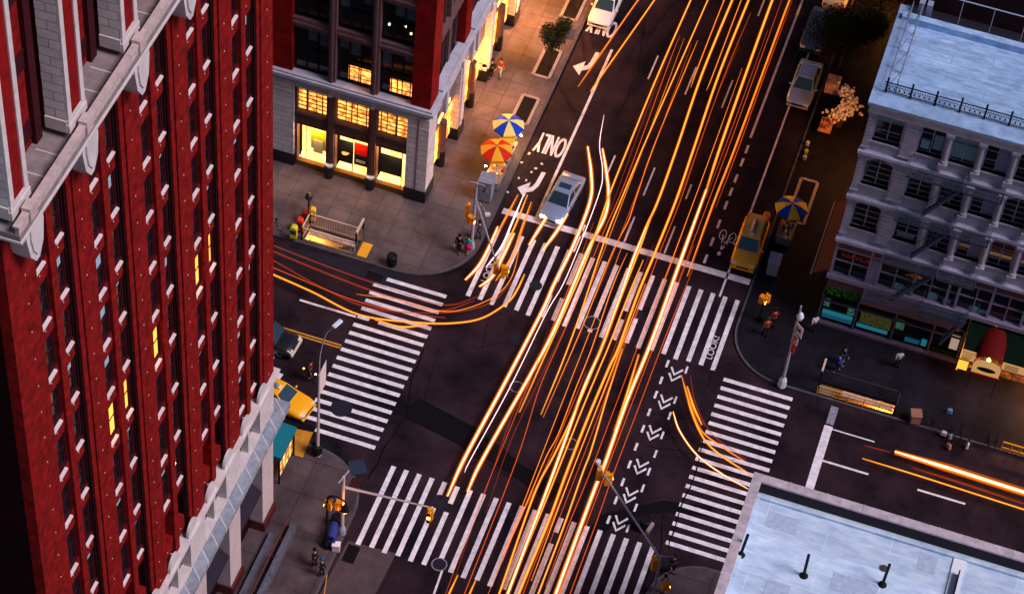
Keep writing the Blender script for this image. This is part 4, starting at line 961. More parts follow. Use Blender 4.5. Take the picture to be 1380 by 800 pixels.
trail('second short trail starting on the north crosswalk stripes', [([(867, 350), (846, 400), (822, 462), (806, 500), (787, 545), (765, 600), (738, 668), (692, 780), (678, 815)], 'amber', .06)])
trail('thin red trail crossing the stop line between two bands', [([(926, 297), (895, 380), (867, 447), (830, 545), (795, 637), (765, 710), (735, 790)], 'red', .07)])
trail('lone amber trail starting below the north crosswalk', [([(839, 470), (820, 528), (797, 605), (785, 637), (760, 708), (727, 795), (714, 830)], 'amber', .065)])
trail('pair of faint dim trails left of the middle of the crossing', [([(772, 420), (740, 485), (690, 590), (655, 690)], 'dim', .06), ([(740, 440), (712, 520), (690, 560), (662, 640), (640, 700), (612, 780)], 'dim', .07)])
trail('short pair of amber trails at the bottom edge left of the bundle', [([(617, 774), (604, 802), (590, 835)], 'amber', .07), ([(641, 781), (630, 806), (618, 835)], 'amber', .07)])
trail('thin red trail reaching the south crosswalk beside the bundle', [([(790, 500), (765, 560), (735, 630), (700, 700), (677, 757)], 'red', .06)])
def fine(label, rows): trail(label, rows)
fine('two fine red trails along the right side of the bundle', [([(1058, -12), (1022, 88), (985, 190), (944, 300), (905, 402)], 'red', .06), ([(935, 330), (905, 405), (870, 495), (835, 587), (800, 680), (765, 772), (742, 832)], 'red', .07)])
fine('fine dim trail inside the lower half of the bundle with a red one beside it', [([(880, 330), (850, 410), (815, 505), (780, 600), (745, 692), (705, 792)], 'dim', .08), ([(893, 330), (862, 412), (826, 508), (790, 604), (756, 692), (716, 795)], 'red', .05)])
fine('fine red trail left of the lower bundle from the stop line to the bottom', [([(800, 300), (762, 398), (716, 508), (672, 615), (632, 715), (596, 812)], 'red', .055)])
fine('three fine trails between the upper left lane dashes', [([(905, 62), (862, 175), (822, 285)], 'dim', .07), ([(932, 60), (889, 178), (846, 292), (802, 402)], 'red', .05), ([(922, 52), (880, 165), (836, 280), (792, 395)], 'orange', .035)])
fine('fine orange trail fading in above the stop line right of centre', [([(1000, 92), (956, 214), (913, 330), (874, 432)], 'orange', .04), ([(1035, 40), (992, 158), (951, 268)], 'red', .05)])
fine('fine orange trail crossing the whole crossing inside the bundle', [([(850, 300), (802, 428), (752, 556), (702, 686), (657, 802)], 'orange', .04), ([(870, 382), (817, 518), (766, 648), (716, 782)], 'amber', .04)])
# turning traffic
trail('long orange trail sweeping from the avenue round into the cross street', [
    ([(707, 369), (697, 390), (684, 407), (650, 428), (610, 435), (560, 434), (485, 424), (421, 393), (367, 369), (330, 352)], 'amber', .085),
    ([(701, 328), (690, 372), (668, 398), (630, 415), (594, 419), (540, 405), (480, 396)], 'orange', .05),
    ([(577, 437), (540, 440), (505, 430)], 'amber', .09), ([(690, 380), (660, 408), (600, 421), (500, 415), (430, 385), (367, 350), (330, 332)], 'dim', .12)])
trail('faint wide orange blur lines along the cross street at the left', [([(640, 405), (590, 418), (520, 398), (450, 372), (367, 338), (330, 322)], 'dim', .16), ([(655, 395), (600, 411), (530, 390), (450, 362), (367, 330), (330, 314)], 'dim', .12), ([(600, 428), (540, 420), (470, 402), (367, 360), (330, 345)], 'red', .07)])
trail('bright streaks left by a turning cab under the traffic signal', [
    ([(706, 262), (690, 300), (676, 332), (655, 360)], 'pink', .16), ([(671, 305), (658, 335), (645, 358), (627, 377)], 'hot', .12), ([(693, 314), (678, 345), (664, 372), (646, 386)], 'hot', .12),
    ([(716, 272), (704, 305), (690, 345), (668, 378)], 'orange', .14), ([(698, 262), (682, 292), (662, 330)], 'orange', .13), ([(711, 262), (696, 300), (680, 335)], 'amber', .08)])
trail('two glowing headlamp streaks in front of the silver saloon', [([(742, 284), (728, 306), (713, 330)], 'hot', .13), ([(765, 288), (750, 312), (732, 336)], 'hot', .13)])
trail('thin bright arc turning through the east crosswalk', [([(907, 554), (916, 580), (939, 612), (973, 638), (1008, 658)], 'hot', .06)])
trail('glowing orange arc with red edge turning beside the bike lane', [([(922, 518), (933, 557), (949, 591), (973, 614), (1015, 641)], 'amber', .08), ([(918, 505), (930, 545), (945, 580), (975, 603), (1005, 622)], 'orange', .09), ([(930, 505), (938, 545), (960, 585), (1005, 618)], 'dim', .10), ([(926, 520), (935, 548), (946, 572)], 'amber', .10)])
trail('broad cream trail with thin amber trail along the cross street at the right', [([(1206, 608), (1290, 634), (1365, 658), (1420, 675)], 'hot', .21), ([(1162, 617), (1240, 641), (1365, 681), (1420, 698)], 'amber', .07), ([(1230, 630), (1300, 652), (1400, 685)], 'dim', .2), ([(1165, 600), (1200, 609)], 'dim', .15)])

# ================================================================== vehicles
def loft(b, secs, m=0):
    n = len(secs[0]); vs = [p for s_ in secs for p in s_]; fs = []
    for i in range(len(secs)-1):
        for j in range(n): fs.append((i*n+j, (i+1)*n+j, (i+1)*n+(j+1) % n, i*n+(j+1) % n))
    fs.append(tuple(range(n))); fs.append(tuple(range(len(secs)*n-1, (len(secs)-1)*n-1, -1)))
    return b.add(vs, fs, m)
def make_car(name, label, paint_m, kind='saloon', lights=False, taxi=False, group='cars at the kerb and on the cross street'):
    t = thing(name, label, {'yellow_cab': 'taxi'}.get(name, 'car'), group=group)
    L, W = (4.75, 1.82) if kind == 'saloon' else (4.45, 1.84); zb = .78 if kind == 'saloon' else .95; zr = 1.42 if kind == 'saloon' else 1.72
    b = MB(); H = W/2
    if kind == 'saloon': prof = [(-L/2, .62, .45, .86), (-L/2+.12, .80, .34, .95), (-L/2+.8, .88, .28, 1.0), (-.9, .92, .24, 1.0), (.7, .90, .24, 1.0), (1.3, .84, .24, 1.0), (1.9, .76, .28, .98), (L/2-.14, .66, .34, .90), (L/2, .54, .42, .78)]
    else: prof = [(-L/2, .85, .42, .90), (-L/2+.1, 1.02, .36, .96), (-1.2, 1.04, .30, 1.0), (.6, 1.03, .28, 1.0), (1.1, 1.0, .28, 1.0), (1.75, .94, .3, .98), (L/2-.12, .84, .36, .92), (L/2, .66, .44, .82)]
    secs = []
    for (y, zt_, zl, k) in prof:
        h = H*k; secs.append([(-h*.90, y, zl), (-h, y, zl+.14), (-h*1.0, y, (zl+zt_)/2+.05), (-h*.95, y, zt_-.07), (-h*.80, y, zt_), (h*.80, y, zt_), (h*.95, y, zt_-.07), (h, y, (zl+zt_)/2+.05), (h, y, zl+.14), (h*.90, y, zl)])
    loft(b, secs); body = b.build('body', paint_m, t, smooth=True)
    try: body.data.shade_smooth()
    except Exception: pass
    # cabin
    if kind == 'saloon': base = [(-1.75, .86), (-1.15, zb+.10), (.72, zb+.10), (1.15, .80)]; y0, y1, r0, r1 = -1.72, 1.12, -1.05, .30
    else: y0, y1, r0, r1 = -2.02, 1.12, -1.85, .42
    zq = (.86 if kind == 'saloon' else 1.0); hb = H*.86; hr = H*.66 if kind == 'saloon' else H*.74
    B4 = [(-hb, y0, zq), (hb, y0, zq), (hb, y1, zq), (-hb, y1, zq)]; R4 = [(-hr, r0, zr), (hr, r0, zr), (hr, r1, zr), (-hr, r1, zr)]
    b = MB(); b.add(B4+R4, [(0, 3, 2, 1), (4, 5, 6, 7), (0, 1, 5, 4), (1, 2, 6, 5), (2, 3, 7, 6), (3, 0, 4, 7)])
    b.box(-hr*.97, hr*.97, r0+.02, r1-.02, zr-.03, zr+.03)
    b.build('cabin', paint_m, t, bevel=.05)
    def pane(nm, a, b_, c, d, ins=.10, insv=.08):
        a, b_, c, d = map(Vector, (a, b_, c, d)); n_ = (b_-a).cross(d-a).normalized()
        cen = (a+b_+c+d)/4
        if n_.dot(cen-Vector((0, 0, .9))) < 0: n_ = -n_
        def bl(u, v_): return (a*(1-u)+b_*u)*(1-v_)+(d*(1-u)+c*u)*v_
        q = [bl(ins, insv), bl(1-ins, insv), bl(1-ins, 1-insv), bl(ins, 1-insv)]
        q2 = [p+n_*.018 for p in q]; q1 = [p-n_*.02 for p in q]
        MB().add(q1+q2, [(0, 3, 2, 1), (4, 5, 6, 7), (0, 1, 5, 4), (1, 2, 6, 5), (2, 3, 7, 6), (3, 0, 4, 7)]).build(nm, cgl, t)
    pane('windscreen', B4[3], B4[2], R4[2], R4[3], .05, .06); pane('rear_window', B4[0], B4[1], R4[1], R4[0], .07, .1)
    for s_, (i, j) in ((1, (1, 2)), (-1, (0, 3))):
        A_, D_, R0_, R1_ = Vector(B4[i]), Vector(B4[j]), Vector(R4[i]), Vector(R4[j])
        pane('side_window', A_.lerp(D_, .06), A_.lerp(D_, .48), R0_.lerp(R1_, .48), R0_.lerp(R1_, .04), .05, .1)
        pane('side_window', A_.lerp(D_, .50), A_.lerp(D_, .97), R0_.lerp(R1_, .98), R0_.lerp(R1_, .52), .05, .1)
    for sx in (-1, 1):
        for yy in (-1.38, 1.42):
            b = MB(); n = 20; c_ = (sx*(H-.13), yy, .33)
            vs = []; rr = [(.20, -.10), (.33, -.10), (.33, .10), (.20, .10)]
            for (r_, dx) in rr: vs += [(c_[0]+dx, c_[1]+r_*math.cos(2*math.pi*j/n), c_[2]+r_*math.sin(2*math.pi*j/n)) for j in range(n)]
            b.add(vs, [(k_*n+j, k_*n+(j+1) % n, ((k_+1) % 4)*n+(j+1) % n, ((k_+1) % 4)*n+j) for k_ in range(4) for j in range(n)])
            wh = b.build('wheel', rub, t)
            b = MB(); b.add([(c_[0]+sx*.085, c_[1]+.2*math.cos(2*math.pi*j/n), c_[2]+.2*math.sin(2*math.pi*j/n)) for j in range(n)]+[(c_[0]-sx*.08, c_[1]+.2*math.cos(2*math.pi*j/n), c_[2]+.2*math.sin(2*math.pi*j/n)) for j in range(n)], [tuple(range(n)), tuple(range(2*n-1, n-1, -1))]+[(j, n+j, n+(j+1) % n, (j+1) % n) for j in range(n)])
            b.build('rim', rimm, wh)
        zf = .60 if kind == 'saloon' else .76
        MB().obox((sx*H*.66, L/2-.10, zf), (.34, .16, .13)).build('headlight', emi('headlamp_on', (1, .8, .55), 14) if lights else hl, t, bevel=.02)
        MB().obox((sx*H*.72, -L/2+.07, .68 if kind == 'saloon' else .85), (.30, .12, .15)).build('taillight', tl_, t, bevel=.02)
        MB().obox((sx*(H+.06), .80, zq+.07), (.18, .10, .12)).build('mirror', paint_m, t, bevel=.02)
    MB().box(-.42, .42, L/2-.06, L/2+.012, .42, .56).build('grille', blackm, t)
    MB().box(-.26, .26, -L/2-.01, -L/2+.05, .52, .64).build('number_plate', mat('plate', (.5, .48, .4), .5), t)
    bm_ = mat('bumper_'+paint_m.name, tuple(paint_m.node_tree.nodes['Principled BSDF'].inputs['Base Color'].default_value[:3]), .5); MB().box(-H*.88, H*.88, L/2-.16, L/2+.03, .26, .40).build('bumper', bm_, t, bevel=.03); MB().box(-H*.88, H*.88, -L/2-.03, -L/2+.16, .28, .44).build('bumper', bm_, t, bevel=.03)
    if kind != 'saloon':
        for sx in (-1, 1): MB().box(sx*hr*.92-.02, sx*hr*.92+.02, r0+.15, r1-.2, zr+.05, zr+.09).build('roof_rail', blackm, t)
    if taxi:
        b = MB(); b.prism([(-.22, zr+.05), (.22, zr+.05), (.05, zr+.36), (-.05, zr+.36)], -1.1 if kind != 'saloon' else -.95, .05, 0, 'y'); b.build('roof_sign', mat('advert_panel', (.45, .48, .55), .4, .5, 5, (.12, .12, .16)), t)
        MB().box(-.16, .16, .10, .26, zr+.04, zr+.15).build('roof_light', mat('roof_lamp', (.8, .7, .5), .4), t)
    return t
silver = mat('silver_paint', (.34, .42, .60), .28, metal=.4); white_p = mat('white_paint', (.75, .75, .80), .3); black_p = mat('black_paint', (.010, .011, .016), .25); blue_p = mat('blue_paint', (.03, .06, .16), .3); silv2 = mat('pale_blue_paint', (.34, .44, .66), .3, metal=.4)
def put(t, p, rz): t.location = (p[0], p[1], .005); t.rotation_euler = (0, 0, rz); return t
put(make_car('saloon_car', 'silver saloon with lit headlamps waiting at the stop line', silver, lights=True), gz(757, 274), math.pi-math.radians(4))
MB_s = None
put(make_car('saloon_car', 'white car on the ONLY lettering at the top of the turn lane', white_p), gz(817, 14), math.pi)
put(make_car('saloon_car', 'pale grey saloon parked beside the heap of white blossoms', silv2), gz(1083, 120), math.pi)
put(make_car('yellow_cab', 'yellow estate cab with roof sign parked facing down at the right kerb', yellow, kind='estate', taxi=True), gz(1009, 337), math.pi+math.radians(1))
put(make_car('yellow_cab', 'yellow saloon cab leaving the cross street beside the brick tower', yellow, taxi=True), gz(374, 540), -math.pi/2-math.radians(10))
put(make_car('estate_car', 'black car with cream front bumper half hidden by the brick tower', black_p, kind='estate'), gz(357, 461), -math.pi/2-math.radians(3))
put(make_car('saloon_car', 'white car with red tail lamps at the top right edge', white_p), gz(1130, -8), 0)
put(make_car('saloon_car', 'dark blue car under the dark tree at the right kerb', blue_p), gz(1100, 48), math.pi)
# sunroof and cream bumper details
for o in list(C.objects):
    if o.get('label', '').startswith('silver saloon'): MB().box(-.42, .42, -.55, -.05, 1.452, 1.462).build('sunroof', cgl, o)
    if o.get('label', '').startswith('black car'): MB().box(-.8, .8, 2.18, 2.30, .42, .66).build('front_bumper', mat('cream_bumper', (.7, .62, .5), .4), o)
def bicycle(loc, rz, label, m_=blackm, glow=False, grp=None):
    t = thing('bicycle', label, 'bicycle', loc, rz, grp)
    for yy in (-.5, .5):
        b = MB(); n = 18; b.tube([(0, yy+.34*math.cos(2*math.pi*j/n), .34+.34*math.sin(2*math.pi*j/n)) for j in range(n+1)], .022, 5); b.build('wheel', rub, t)
    b = MB(); 
    for a, c in (((0, -.5, .34), (0, -.1, .35)), ((0, -.1, .35), (0, -.22, .85)), ((0, -.22, .8), (0, .36, .82)), ((0, -.1, .35), (0, .36, .76)), ((0, -.5, .34), (0, -.22, .75)), ((0, .5, .34), (0, .34, .95))): b.tube([a, c], .02, 6)
    b.build('frame', m_, t)
    MB().tube([(-.25, .34, .98), (0, .36, .95), (.25, .34, .98)], .018, 6).build('handlebar', blackm, t)
    MB().obox((0, -.26, .90), (.14, .26, .06)).build('saddle', blackm, t, bevel=.02)
    if glow: MB().lathe([(.02, -.05), (.07, 0), (.02, .05)], (0, .45, .95), 8).build('lamp', emi('bike_lamp', (1, .5, .15), 9), t); MB().lathe([(.02, -.05), (.08, 0), (.02, .05)], (0, -.55, .75), 8).build('rear_lamp', emi('bike_rear', (1, .16, .03), 5), t)
    return t
bicycle(tuple(gz(418, 512)), -1.9, 'ridden bicycle with glowing orange lamps near the white banner', glow=True)
bicycle(tuple(gz(369, 305, .14)), 1.2, 'dark bicycle leaning by the red news box')
for i, (x, y, a) in enumerate(((1282, 592, .3), (1293, 590, .1), (1305, 598, -.2), (1330, 600, .2), (1341, 600, 0), (1250, 575, 1.4))):
    bicycle(tuple(gz(x, y, .14)), a, ['dark bicycle leftmost in the parked row', 'dark bicycle second from the left in the parked row', 'dark bicycle in the middle of the parked row', 'dark bicycle second from the right in the parked row', 'dark bicycle rightmost in the parked row', 'dark bicycle lying across beside the brown box'][i], grp='bicycles parked along the right pavement')
#==PART5==
# ================================================================== subway entrances
def subway(name, label, x0, x1, y0, y1, gate_left, railm, frontm, glow, ge, front_low):
    t = thing(name, label, 'subway entrance', (x0, y0, .14))
    o_ = t.location
    tile = mat('stair_wall_tile', (.50, .38, .34), .6, .2, 3); stepm = mat('stair_concrete', (.14, .12, .12), .8)
    b = MB(o_); D = 2.8
    b.box(x0-.12, x0, y0, y1, -D, .135); b.box(x1, x1+.12, y0, y1, -D, .135); b.box(x0-.12, x1+.12, y0-.12, y0, -D, .135); b.box(x0-.12, x1+.12, y1, y1+.12, -D, .135); b.box(x0, x1, y0, y1, -D-.1, -D)
    b.build('stairwell_wall', tile, t)
    b = MB(o_); n = 14; L = x1-x0
    for i in range(n):
        xa, xb = (x0+L*i/n, x0+L*(i+1)/n); q = (i if gate_left else n-1-i)
        b.box(xa+.001, xb-.001, y0+.005, y1-.005, -D+.01, -.05-q*.19)
    b.build('stair', stepm, t)
    # sloping soffit panel, the pale slab seen over the steps
    b = MB(o_); xs, xe = (x0+L*.30, x1-.1) if gate_left else (x0+.1, x0+L*.92)
    b.box(xs, xe, y1-.55, y1-.12, -.06, .10) if not gate_left else b.box(xs, xe, y1-.5, y1-.1, -.10, .08)
    b.build('pale_slab', mat('pale_slab', (.52, .40, .36), .7, .3, 2), t)
    def rail(a, c, h, m_, nm='railing', low=False):
        b = MB(o_); a = Vector((*a, .14)); c = Vector((*c, .14)); d = c-a; n = int(d.length/.16); U = Vector((0, 0, 1))
        b.bar(a+U*h, c+U*h, .07, .07); b.bar(a+U*.12, c+U*.12, .04, .04)
        if low: b.bar(a+U*(h*.55), c+U*(h*.55), .04, .04)
        k = n if not low else 5
        for i in range(k+1):
            p = a+d*(i/k); w_ = .045 if low else .02
            b.box(p.x-w_/2, p.x+w_/2, p.y-w_/2, p.y+w_/2, .14, .14+h)
        for p in (a, c): b.box(p.x-.05, p.x+.05, p.y-.05, p.y+.05, .14, .14+h+.06)
        b.build(nm, m_, t)
    e = .10
    rail((x0-e, y1+e), (x1+e, y1+e), 1.15, railm)
    rail((x0-e, y0-e), (x1+e, y0-e), .75 if front_low else 1.15, frontm, 'railing', front_low)
    xc = x1+e if gate_left else x0-e
    rail((xc, y0-e), (xc, y1+e), 1.15, railm)
    xg = x0-e if gate_left else x1+e
    b = MB(o_); b.box(xg-.05, xg+.05, y0-e-.05, y0-e+.05, .14, 2.35); b.box(xg-.05, xg+.05, y1+e-.05, y1+e+.05, .14, 2.35); b.box(xg-.06, xg+.06, y0-e, y1+e, 2.2, 2.42, 1); b.build('entrance_frame', [blackm, mat('sign_cream', (.55, .42, .34), .6)], t)
    xm = x0+(L*.85 if gate_left else L*.12)
    ld = bpy.data.lights.new('stair_light', 'POINT'); ld.energy = ge; ld.color = glow; ld.shadow_soft_size = .1
    lo = bpy.data.objects.new('stair_light', ld); C.objects.link(lo); lo.parent = t; lo.location = Vector((xm, (y0+y1)/2, -.75))-o_
    MB(o_).box(xm-.3, xm+.3, y0+.02, y0+.10, -.7, -.6).build('stair_lamp', emi('stair_tube', (1, .55, .12), 10), t)
    return t
cream_rail = mat('cream_rail', (.62, .44, .30), .6); yel_rail = mat('yellow_rail', (.75, .33, .01), .6)
subway('subway_entrance', 'subway stair with cream railing and tall frame beside the red news box', -39.6, -35.95, 103.05, 104.25, False, cream_rail, cream_rail, (1, .50, .08), 90, False)
subway('subway_entrance', 'subway stair with low yellow street railing by the dark right pavement', -3.75, 1.2, 102.95, 103.85, True, mat('dark_rail', (.03, .035, .05), .5), yel_rail, (1, .34, .04), 140, True)
subway_x = thing('yellow_guard_rail', 'short piece of yellow guard rail at the right edge of the frame', 'railing', (9.6, 102.6, .14))
b = MB()
for h in (.35, .9): b.box(-1.2, 3, -.04, .04, h-.04, h+.04)
for i in range(8): b.box(-1.2+i*.6-.03, -1.2+i*.6+.03, -.03, .03, 0, .9)
b.build('rail', yel_rail, subway_x)
flat([[(-35.8, 103.0), (-35.1, 103.0), (-35.1, 104.3), (-35.8, 104.3)]], 'tactile_strip', mat('tactile_yellow', (.72, .33, .02), .7), .146)
# ================================================================== poles, signals and signs
galv = mat('galvanised_pole', (.42, .42, .50), .45, .3, 4, metal=.2); warm_g = mat('painted_mast', (.50, .42, .42), .5)
amber_l = emi('signal_amber_lens', (1, .45, .06), 9); red_l = emi('signal_red_lens', (1, .05, .02), 5)
def head(t, loc, rz, lens=1, n=3, nm='signal_head'):
    b = MB(t.location); R3 = Matrix.Rotation(rz, 3, 'Z'); c = Vector(loc)
    b.obox(c, (.34, .24, .34*n), R3, 0)
    for k in range(n):
        z = (n-1)/2*.34-k*.34
        p0 = c+R3@Vector((0, .12, z)); p1 = c+R3@Vector((0, .36, z+.02)); b.tube([p0, p1], [.13, .15], 10, 0)
    h = b.build(nm, sigy, t)
    for k in range(n):
        z = (n-1)/2*.34-k*.34; p0 = c+R3@Vector((0, .36, z+.02)); p1 = c+R3@Vector((0, .375, z+.02))
        MB(t.location).tube([p0, p1], .115, 12).build('lens', amber_l if k == lens else mat('dark_lens', (.02, .015, .01), .3), h)
    return h
def mast(label, base, ztop, arm_z, arm_end, m_, bracket):
    t = thing('signal_mast', label, 'traffic signal', tuple(base)); o_ = t.location; x, y = base[0], base[1]
    MB(o_).tube([(x, y, .14), (x, y, ztop)], [.12, .085], 10).build('pole', m_, t)
    MB(o_).lathe([(.26, .14), (.24, .5), (.14, .75)], (x, y, 0), 8).build('pole_base', galv, t)
    e = Vector(arm_end); MB(o_).tube([(x, y, arm_z), tuple(e)], [.085, .05], 8).build('mast_arm', m_, t)
    MB(o_).tube([(x, y, ztop-.1), tuple(e.lerp(Vector((x, y, arm_z)), .05))], .015, 4).build('guy_wire', blackm, t)
    a, c = bracket; MB(o_).tube([(x+a[0], y+a[1], ztop-.05), (x+c[0], y+c[1], ztop-.05)], .05, 6).build('top_bracket', galv, t)
    return t
B_ = gz(635, 333, .14)
t = mast('grey signal mast with long arm at the upper left corner by the teal jacket', B_, 6.4, 4.9, gz(671, 360, 5.3), galv, ((-.45, 0), (.55, 0)))
e = gz(671, 362, 4.9); head(t, (e[0]-.15, e[1]+.1, 4.8), math.radians(15), 1); head(t, (e[0]+.35, e[1], 4.8), math.radians(-75), 1)
head(t, (B_[0]-.5, B_[1]+.1, 3.4), math.radians(10), 1, 3); head(t, (B_[0]-.2, B_[1]-.25, 3.1), math.radians(-100), 1, 2, 'walk_signal'); MB(t.location).tube([(B_[0], B_[1], 3.4), (B_[0]-.5, B_[1], 3.4)], .03).build('signal_arm', galv, t)
p = gz(657, 289, 5.1); MB(t.location).obox(p, (.35, .2, .2), Matrix.Rotation(.5, 3, 'Z')).tube([p, (B_[0]+.45, B_[1]-.5, 5.2)], .02).build('camera_unit', mat('unit_white', (.6, .6, .65), .5), t)
B_ = gz(461, 717, .14)
t = mast('signal mast at the lower left corner with arm over the south crosswalk', B_, 5.75, 4.75, gz(579, 683, 4.9), warm_g, ((-.15, -.55), (.1, .55)))
e = gz(580, 690, 4.6); head(t, (e[0], e[1], 4.45), math.radians(180), 1)
B_ = gz(891, 748, 6.3); 
t = mast('signal mast at the lower right corner with arm over the bike lane', (B_[0], B_[1], .14), 6.3, 6.0, gz(806, 627, 6.3), galv, ((-.1, -.05), (.75, .25)))
e = gz(812, 640, 5.8); head(t, (e[0]-.2, e[1], 5.8), math.radians(20), 1); head(t, (e[0]+.3, e[1]-.1, 5.75), math.radians(-70), 1); p = gz(806, 622, 6.4); MB(t.location).lathe([(.02, -.12), (.17, -.08), (.17, .1), (.02, .14)], p, 10).build('camera_unit', mat('unit_white', (.6, .6, .65), .5), t)
head(t, (B_[0]-.28, B_[1]+.1, 5.1), math.radians(30), 1); head(t, (B_[0]+.55, B_[1]-.3, 3.9), math.radians(-60), 1, 2, 'walk_signal'); MB(t.location).tube([(B_[0], B_[1], 3.9), (B_[0]+.55, B_[1]-.3, 3.9)], .03).build('signal_arm', galv, t)
p = gz(876, 711, 6.15); MB(t.location).obox(p, (.18, .75, .25), Matrix.Rotation(-.2, 3, 'Z')).build('arm_sign', mat('sign_tan', (.5, .38, .32), .6), t)
# ornamental black signal post
B_ = gz(440, 735, .14)
t = thing('ornamental_post', 'black ornamental hooked post with glowing amber lamp beside the blue mailbox', 'lamp post', tuple(B_)); o_ = t.location; x, y = B_[0], B_[1]
MB(o_).tube([(x, y, .14), (x, y, 5.0)], [.11, .07], 10).lathe([(.3, .14), (.26, .6), (.14, .9), (.16, 1.0), (.1, 1.1)], (x, y, 0), 10).build('pole', blackm, t)
b = MB(o_); b.tube([(x+.55-.55*math.cos(a), y-.05*math.sin(a), 5.0+.45*math.sin(a)) for a in [math.pi*i/10 for i in range(11)]], .05, 6); b.tube([(x+.3+.22*math.cos(a), y, 5.0+.2*math.sin(a)) for a in [2*math.pi*i/12 for i in range(13)]], .03, 5); b.build('scrolled_hook', blackm, t)
MB(o_).lathe([(.03, 5.0), (.12, 4.8), (.26, 4.45), (.28, 4.35)], (x+1.1, y, 0), 12).build('lamp_shade', blackm, t)
MB(o_).lathe([(.03, 4.1), (.17, 4.18), (.2, 4.34), (.03, 4.345)], (x+1.1, y, 0), 12).build('lamp_glass', emi('amber_lamp_glass', (1, .38, .05), 9), t)
head(t, (x+.55, y+.2, 4.35), math.radians(-90), 0, 2, 'walk_signal'); head(t, (x+.12, y+.1, 4.2), math.radians(90), 1, 2, 'walk_signal')
ld = bpy.data.lights.new('lamp_light', 'POINT'); ld.energy = 60; ld.color = (1, .42, .10); ld.shadow_soft_size = .2
lo = bpy.data.objects.new('lamp_light', ld); C.objects.link(lo); lo.parent = t; lo.location = Vector((x+1.1, y, 3.9))-o_
# slender street lamp with banner
B_ = gz(428, 612, .14)
t = thing('street_lamp', 'slender curved street lamp with pale banner at the west crosswalk', 'street lamp', tuple(B_)); o_ = t.location; x, y = B_[0], B_[1]
MB(o_).tube([(x, y, .14), (x, y, 8.0)], [.11, .07], 10).lathe([(.24, .14), (.2, .7), (.12, .9)], (x, y, 0), 8).build('pole', warm_g, t)
hd = gy(450, 440, y+.5); b = MB(o_); b.tube(cr_spline([Vector((x, y, 8.0)), Vector((x+.02, y+.1, 9.8)), Vector((x+.25, y+.35, 11.4)), Vector((hd[0], y+.5, hd[2]))], 6), .04, 6); b.build('curved_arm', galv, t)
b = MB(o_); b.obox((hd[0]+.12, y+.75, hd[2]+.05), (.30, .75, .16), Matrix.Rotation(-.35, 3, 'Z')); b.build('lamp_head', mat('lamp_white', (.62, .68, .78), .4), t, bevel=.07)
b = MB(o_); b.box(x-.02, x+.02, y+.12, y+1.15, 5.9, 8.0); b.build('banner', mat('banner_white', (.78, .62, .62), .7, .15, 1), t)
b = MB(o_); b.tube([(x, y, 8.02), (x, y+1.2, 8.02)], .02); b.tube([(x, y, 5.88), (x, y+1.2, 5.88)], .02); b.build('banner_rod', galv, t)
# pole with parking signs at the right corner
B_ = gz(1053, 521, .0); 
t = thing('sign_pole', 'grey corner pole with white and red parking signs at the dark right corner', 'sign pole', (B_[0], B_[1], .14)); o_ = t.location; x, y = B_[0], B_[1]
MB(o_).tube([(x, y, .14), (x, y, 8.0)], [.12, .06], 10).build('pole', galv, t); MB(o_).lathe([(.30, .14), (.26, .75), (.13, 1.0)], (x, y, 0), 8).build('pole_base', mat('base_grey', (.5, .5, .58), .6), t)
R3 = Matrix.Rotation(math.radians(-38), 3, 'Z')
def signp(z, w_, h, m_, nm, dx=0, rot=R3): return MB(o_).obox((x+dx, y-.12, z), (w_, .03, h), rot).build(nm, m_, t)
wh_s = mat('sign_white', (.72, .62, .62), .5); rd_s = mat('sign_red_face', (.50, .03, .02), .5)
signp(5.9, .75, .95, wh_s, 'white_sign', .2); signp(4.95, .55, .75, wh_s, 'white_sign', .12); signp(4.1, .42, .85, rd_s, 'red_sign', .1)
fw = Matrix.Translation((x+.2, y-.14, 5.9))@Matrix.Rotation(math.radians(-38), 4, 'Z')@Matrix.Rotation(math.radians(90), 4, 'X')
b = MB(o_); 
for pl in ([(-.25, .0), (.05, .0), (.05, -.1), (.28, .06), (.05, .22), (.05, .12), (-.25, .12)],):
    b.add([fw@Vector((q[0], q[1], .03)) for q in pl], [tuple(range(len(pl)))])
b.build('arrow_mark', blackm, t)
text('sign_letter', 'P', .42, rd_s, Matrix.Translation((x+.12, y-.14, 4.95))@Matrix.Rotation(math.radians(-38), 4, 'Z')@Matrix.Rotation(math.radians(90), 4, 'X')@Matrix.Translation((0, 0, .03)), t, .004)
b = MB(o_); n = 18; f2 = Matrix.Translation((x+.12, y-.14, 4.95))@Matrix.Rotation(math.radians(-38), 4, 'Z')@Matrix.Rotation(math.radians(90), 4, 'X')
b.tube([f2@Vector((.24*math.cos(2*math.pi*j/n), .28*math.sin(2*math.pi*j/n), .03)) for j in range(n+1)], .022, 4); b.build('prohibition_ring', rd_s, t)
b = MB(o_); b.lathe([(.03, -.35), (.17, -.2), (.24, .05), (.14, .32), (.03, .4)], (x+.1, y, 7.0), 12); b.build('lamp_head', mat('lamp_white', (.62, .68, .78), .4), t)
# lamp and walk signal at the right corner
B_ = gz(1023, 432, .14)
t = thing('walk_signal_post', 'short post with lit amber walk signal at the upper right corner', 'signal post', tuple(B_)); o_ = t.location; x, y = B_[0], B_[1]
MB(o_).tube([(x, y, .14), (x, y, 3.1)], .07, 8).lathe([(.2, .14), (.16, .5), (.08, .7)], (x, y, 0), 8).build('post', blackm, t)
head(t, (x+.2, y, 2.5), math.radians(160), 1, 2, 'walk_signal'); head(t, (x-.15, y-.2, 2.5), math.radians(-110), 1, 2, 'walk_signal')
